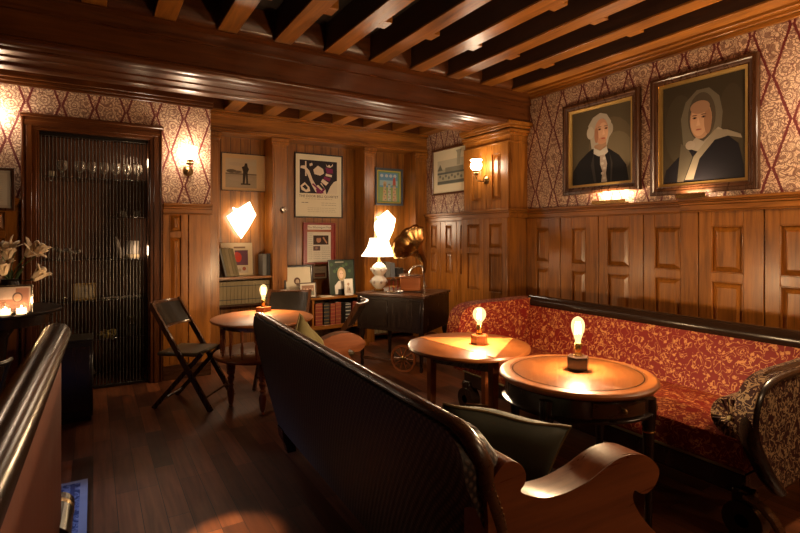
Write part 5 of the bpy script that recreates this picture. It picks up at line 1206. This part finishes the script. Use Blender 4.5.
# ================================================================= on the left pedestal table
def photo_car(a):
    a.rect(-1, 1, -1, 1, (0.32, 0.25, 0.22)); a.rect(-0.9, 0.9, -0.9, 0.9, (0.20, 0.10, 0.08)); a.rect(-0.9, 0.1, 0.0, 0.9, (0.36, 0.28, 0.27)); a.ell(0.22, 0.15, 0.32, 0.42, (0.06, 0.04, 0.04)); a.ell(0.22, 0.12, 0.24, 0.32, (0.34, 0.22, 0.17)); a.rect(-0.9, 0.9, -0.9, -0.45, (0.15, 0.08, 0.07))
a, b = onY(-6, 315, 3.98), onY(33, 315, 3.98)
picture('silver_photo_frame', 'silver photo frame behind two tea lights on the black pedestal table', 'picture', ((a.x+b.x)/2, 3.99, 0.90+0.092), 0, b.x-a.x, 0.18, 0.014, 0.014, M['silver'], photo_car, tilt=R_(-6))
for u, l in ((5, 'left tea light glowing in front of the silver photo frame'), (20.5, 'right tea light glowing in front of the silver photo frame')):
    p = onZ(u, 315.5, 0.90); p = Vector((p.x, 3.945, 0))
    t = thing('tea_light', l, 'candle', (p.x, 3.935, 0.90), 0, 'tea lights')
    MB().lathe([(0.026, 0), (0.03, 0.004), (0.031, 0.045), (0.029, 0.045), (0.027, 0.006)], n=18, cap=False).build('glass_cup', M['glass'], t)
    MB().lathe([(0.027, 0.004), (0.027, 0.038)], n=18).build('wax', M['candle'], t); MB().lathe([(0.002, 0.038), (0.004, 0.044), (0.001, 0.055)], n=8).build('flame', M['filament'], t)
ld = bpy.data.lights.new('candle_light', 'POINT'); ld.energy = 0.35; ld.color = (1, 0.58, 0.28); ld.shadow_soft_size = 0.02
lo = bpy.data.objects.new('candle_light', ld); C.objects.link(lo); lo.location = (-0.33, 3.88, 0.99)
VS = thing('lily_bouquet', 'cream lilies in a dark vase at the left edge, behind the silver photo frame', 'flowers', (-0.47, 4.16, 0.90))
MB().lathe([(0.05, 0), (0.055, 0.01), (0.04, 0.03), (0.06, 0.10), (0.055, 0.17), (0.045, 0.20), (0.05, 0.21)], n=24).build('vase', M['black'], VS)
def lily(head, axis, s=1.0, openn=0.6):
    mb = MB(); ax = Vector(axis).normalized(); a = ax.orthogonal().normalized(); b = ax.cross(a); head = Vector(head)
    for k in range(6):
        t = 2*pi*k/6; rd = a*cos(t)+b*sin(t); tn = -a*sin(t)+b*cos(t); prevr = None
        for i in range(7):
            f = i/6; out = (0.008+0.045*openn*f**1.6+(0.02 if f > 0.8 else 0)*openn)*s; up = (0.085*f-(0.012 if f > 0.9 else 0))*s; w = (0.004+0.017*sin(pi*min(1, f*0.9+0.08)))*s
            if i == 6: w = 0.001
            c = head+ax*up+rd*out; row = [mb.bm.verts.new(c-tn*w), mb.bm.verts.new(c+rd*(-0.004*s)), mb.bm.verts.new(c+tn*w)]
            if prevr: mb._f([prevr[0], prevr[1], row[1], row[0]], True); mb._f([prevr[1], prevr[2], row[2], row[1]], True)
            prevr = row
    o = mb.build('blossom', M['lily'], VS, auto=False); sd = o.modifiers.new('thickness', 'SOLIDIFY'); sd.thickness = 0.0012
    MB().tube([(0.0, 0, 0.19), ((head.x)*0.4, head.y*0.4, 0.19+(head.z-0.19)*0.55), tuple(head)], 0.003, 6).build('stem', M['stem'], VS)
def lp(u, v, Y):
    q = onY(u, v, Y); return (q.x+0.47, q.y-4.16, q.z-0.90)
lily(lp(8, 259, 4.1), (-0.1, -0.3, 1), 1.35, 1.0); lily(lp(26, 256, 4.12), (0.5, -0.3, 0.5), 1.25, 1.0); lily(lp(15, 252, 4.16), (-0.6, -0.1, 0.6), 1.2, 1.0)
lily(lp(36, 256, 4.10), (0.55, 0, 1), 1.25, 0.55); lily(lp(33, 280, 4.05), (0.8, -0.1, 0.85), 1.3, 0.6); lily(lp(4, 275, 4.0), (-0.1, -0.2, 1), 1.25, 0.8)
for (u, v) in ((2, 252), (12, 270), (24, 268), (6, 262)):
    q = Vector(lp(u, v, 4.14)); b0 = Vector((q.x*0.3, 0, 0.18)); mb = MB(); mb.tube([b0, (b0+q)/2+Vector((0, 0, 0.02)), q], [0.006, 0.016, 0.002], 8, flat=0.2); mb.build('leaf', M['stem'], VS)
# ================================================================= camera, daylight, colour
cam = bpy.data.cameras.new('camera'); co = bpy.data.objects.new('camera', cam); C.objects.link(co)
co.location = (0, 0, HC); co.rotation_euler = (pi/2, 0, -YAW)
cam.sensor_width = 36; cam.lens = 22.5; cam.shift_y = -(266.5-235)/800.0; cam.clip_start = 0.02
bpy.context.scene.camera = co
def area(name, loc, rot, sx, sy, e, col):
    ld = bpy.data.lights.new(name, 'AREA'); ld.shape = 'RECTANGLE'; ld.size = sx; ld.size_y = sy; ld.energy = e; ld.color = col
    o = bpy.data.objects.new(name, ld); C.objects.link(o); o.location = loc; o.rotation_euler = rot; return o
# daylight from a window in the left wall, well outside the picture
wd = area('window_daylight', (-2.9, 3.0, 1.6), (0, -R_(60), 0), 0.6, 0.8, 1.1, (0.42, 0.55, 1.0)); wd.data.spread = R_(26)
# unseen point lights added to brighten the right wall and joist undersides
def fill_point(x, y, z, e, s=0.12):
    ld = bpy.data.lights.new('fill_light', 'POINT'); ld.energy = e; ld.color = (1, 0.66, 0.36); ld.shadow_soft_size = s
    o = bpy.data.objects.new('fill_light', ld); C.objects.link(o); o.location = (x, y, z)
fill_point(3.35, 0.45, 2.0, 34, 0.06); fill_point(2.4, -1.0, 2.0, 14, 0.06)
ld = bpy.data.lights.new('floor_pool_spot', 'SPOT'); ld.energy = 420; ld.spot_size = R_(10); ld.spot_blend = 0.6; ld.color = (1, 0.68, 0.36); ld.shadow_soft_size = 0.03  # unseen spot, put in for the warm pool of light on the floor
o = bpy.data.objects.new('floor_pool_spot', ld); C.objects.link(o); o.location = (0.55, 2.36, 2.9)
ld = bpy.data.lights.new('niche_fill', 'POINT'); ld.energy = 0.9; ld.color = (1, 0.68, 0.4); ld.shadow_soft_size = 0.05  # two unseen lamps added to brighten the niche behind the rods
o = bpy.data.objects.new('niche_fill', ld); C.objects.link(o); o.location = (0.40, YL+0.14, 2.1)
ld2 = ld.copy(); o = bpy.data.objects.new('niche_fill', ld2); C.objects.link(o); o.location = (0.42, YL+0.14, 1.25)
w = bpy.data.worlds.new('world'); bpy.context.scene.world = w; w.use_nodes = True
w.node_tree.nodes['Background'].inputs[0].default_value = (0.25, 0.18, 0.12, 1); w.node_tree.nodes['Background'].inputs[1].default_value = 0.02
vs = bpy.context.scene.view_settings; vs.view_transform = 'Standard'; vs.look = 'None'; vs.gamma = 1; vs.use_curve_mapping = False; vs.exposure = 1.17
cy = bpy.context.scene.cycles
cy.use_denoising = True; cy.max_bounces = 8; cy.transparent_max_bounces = 12; cy.sample_clamp_indirect = 6.0; cy.caustics_reflective = False
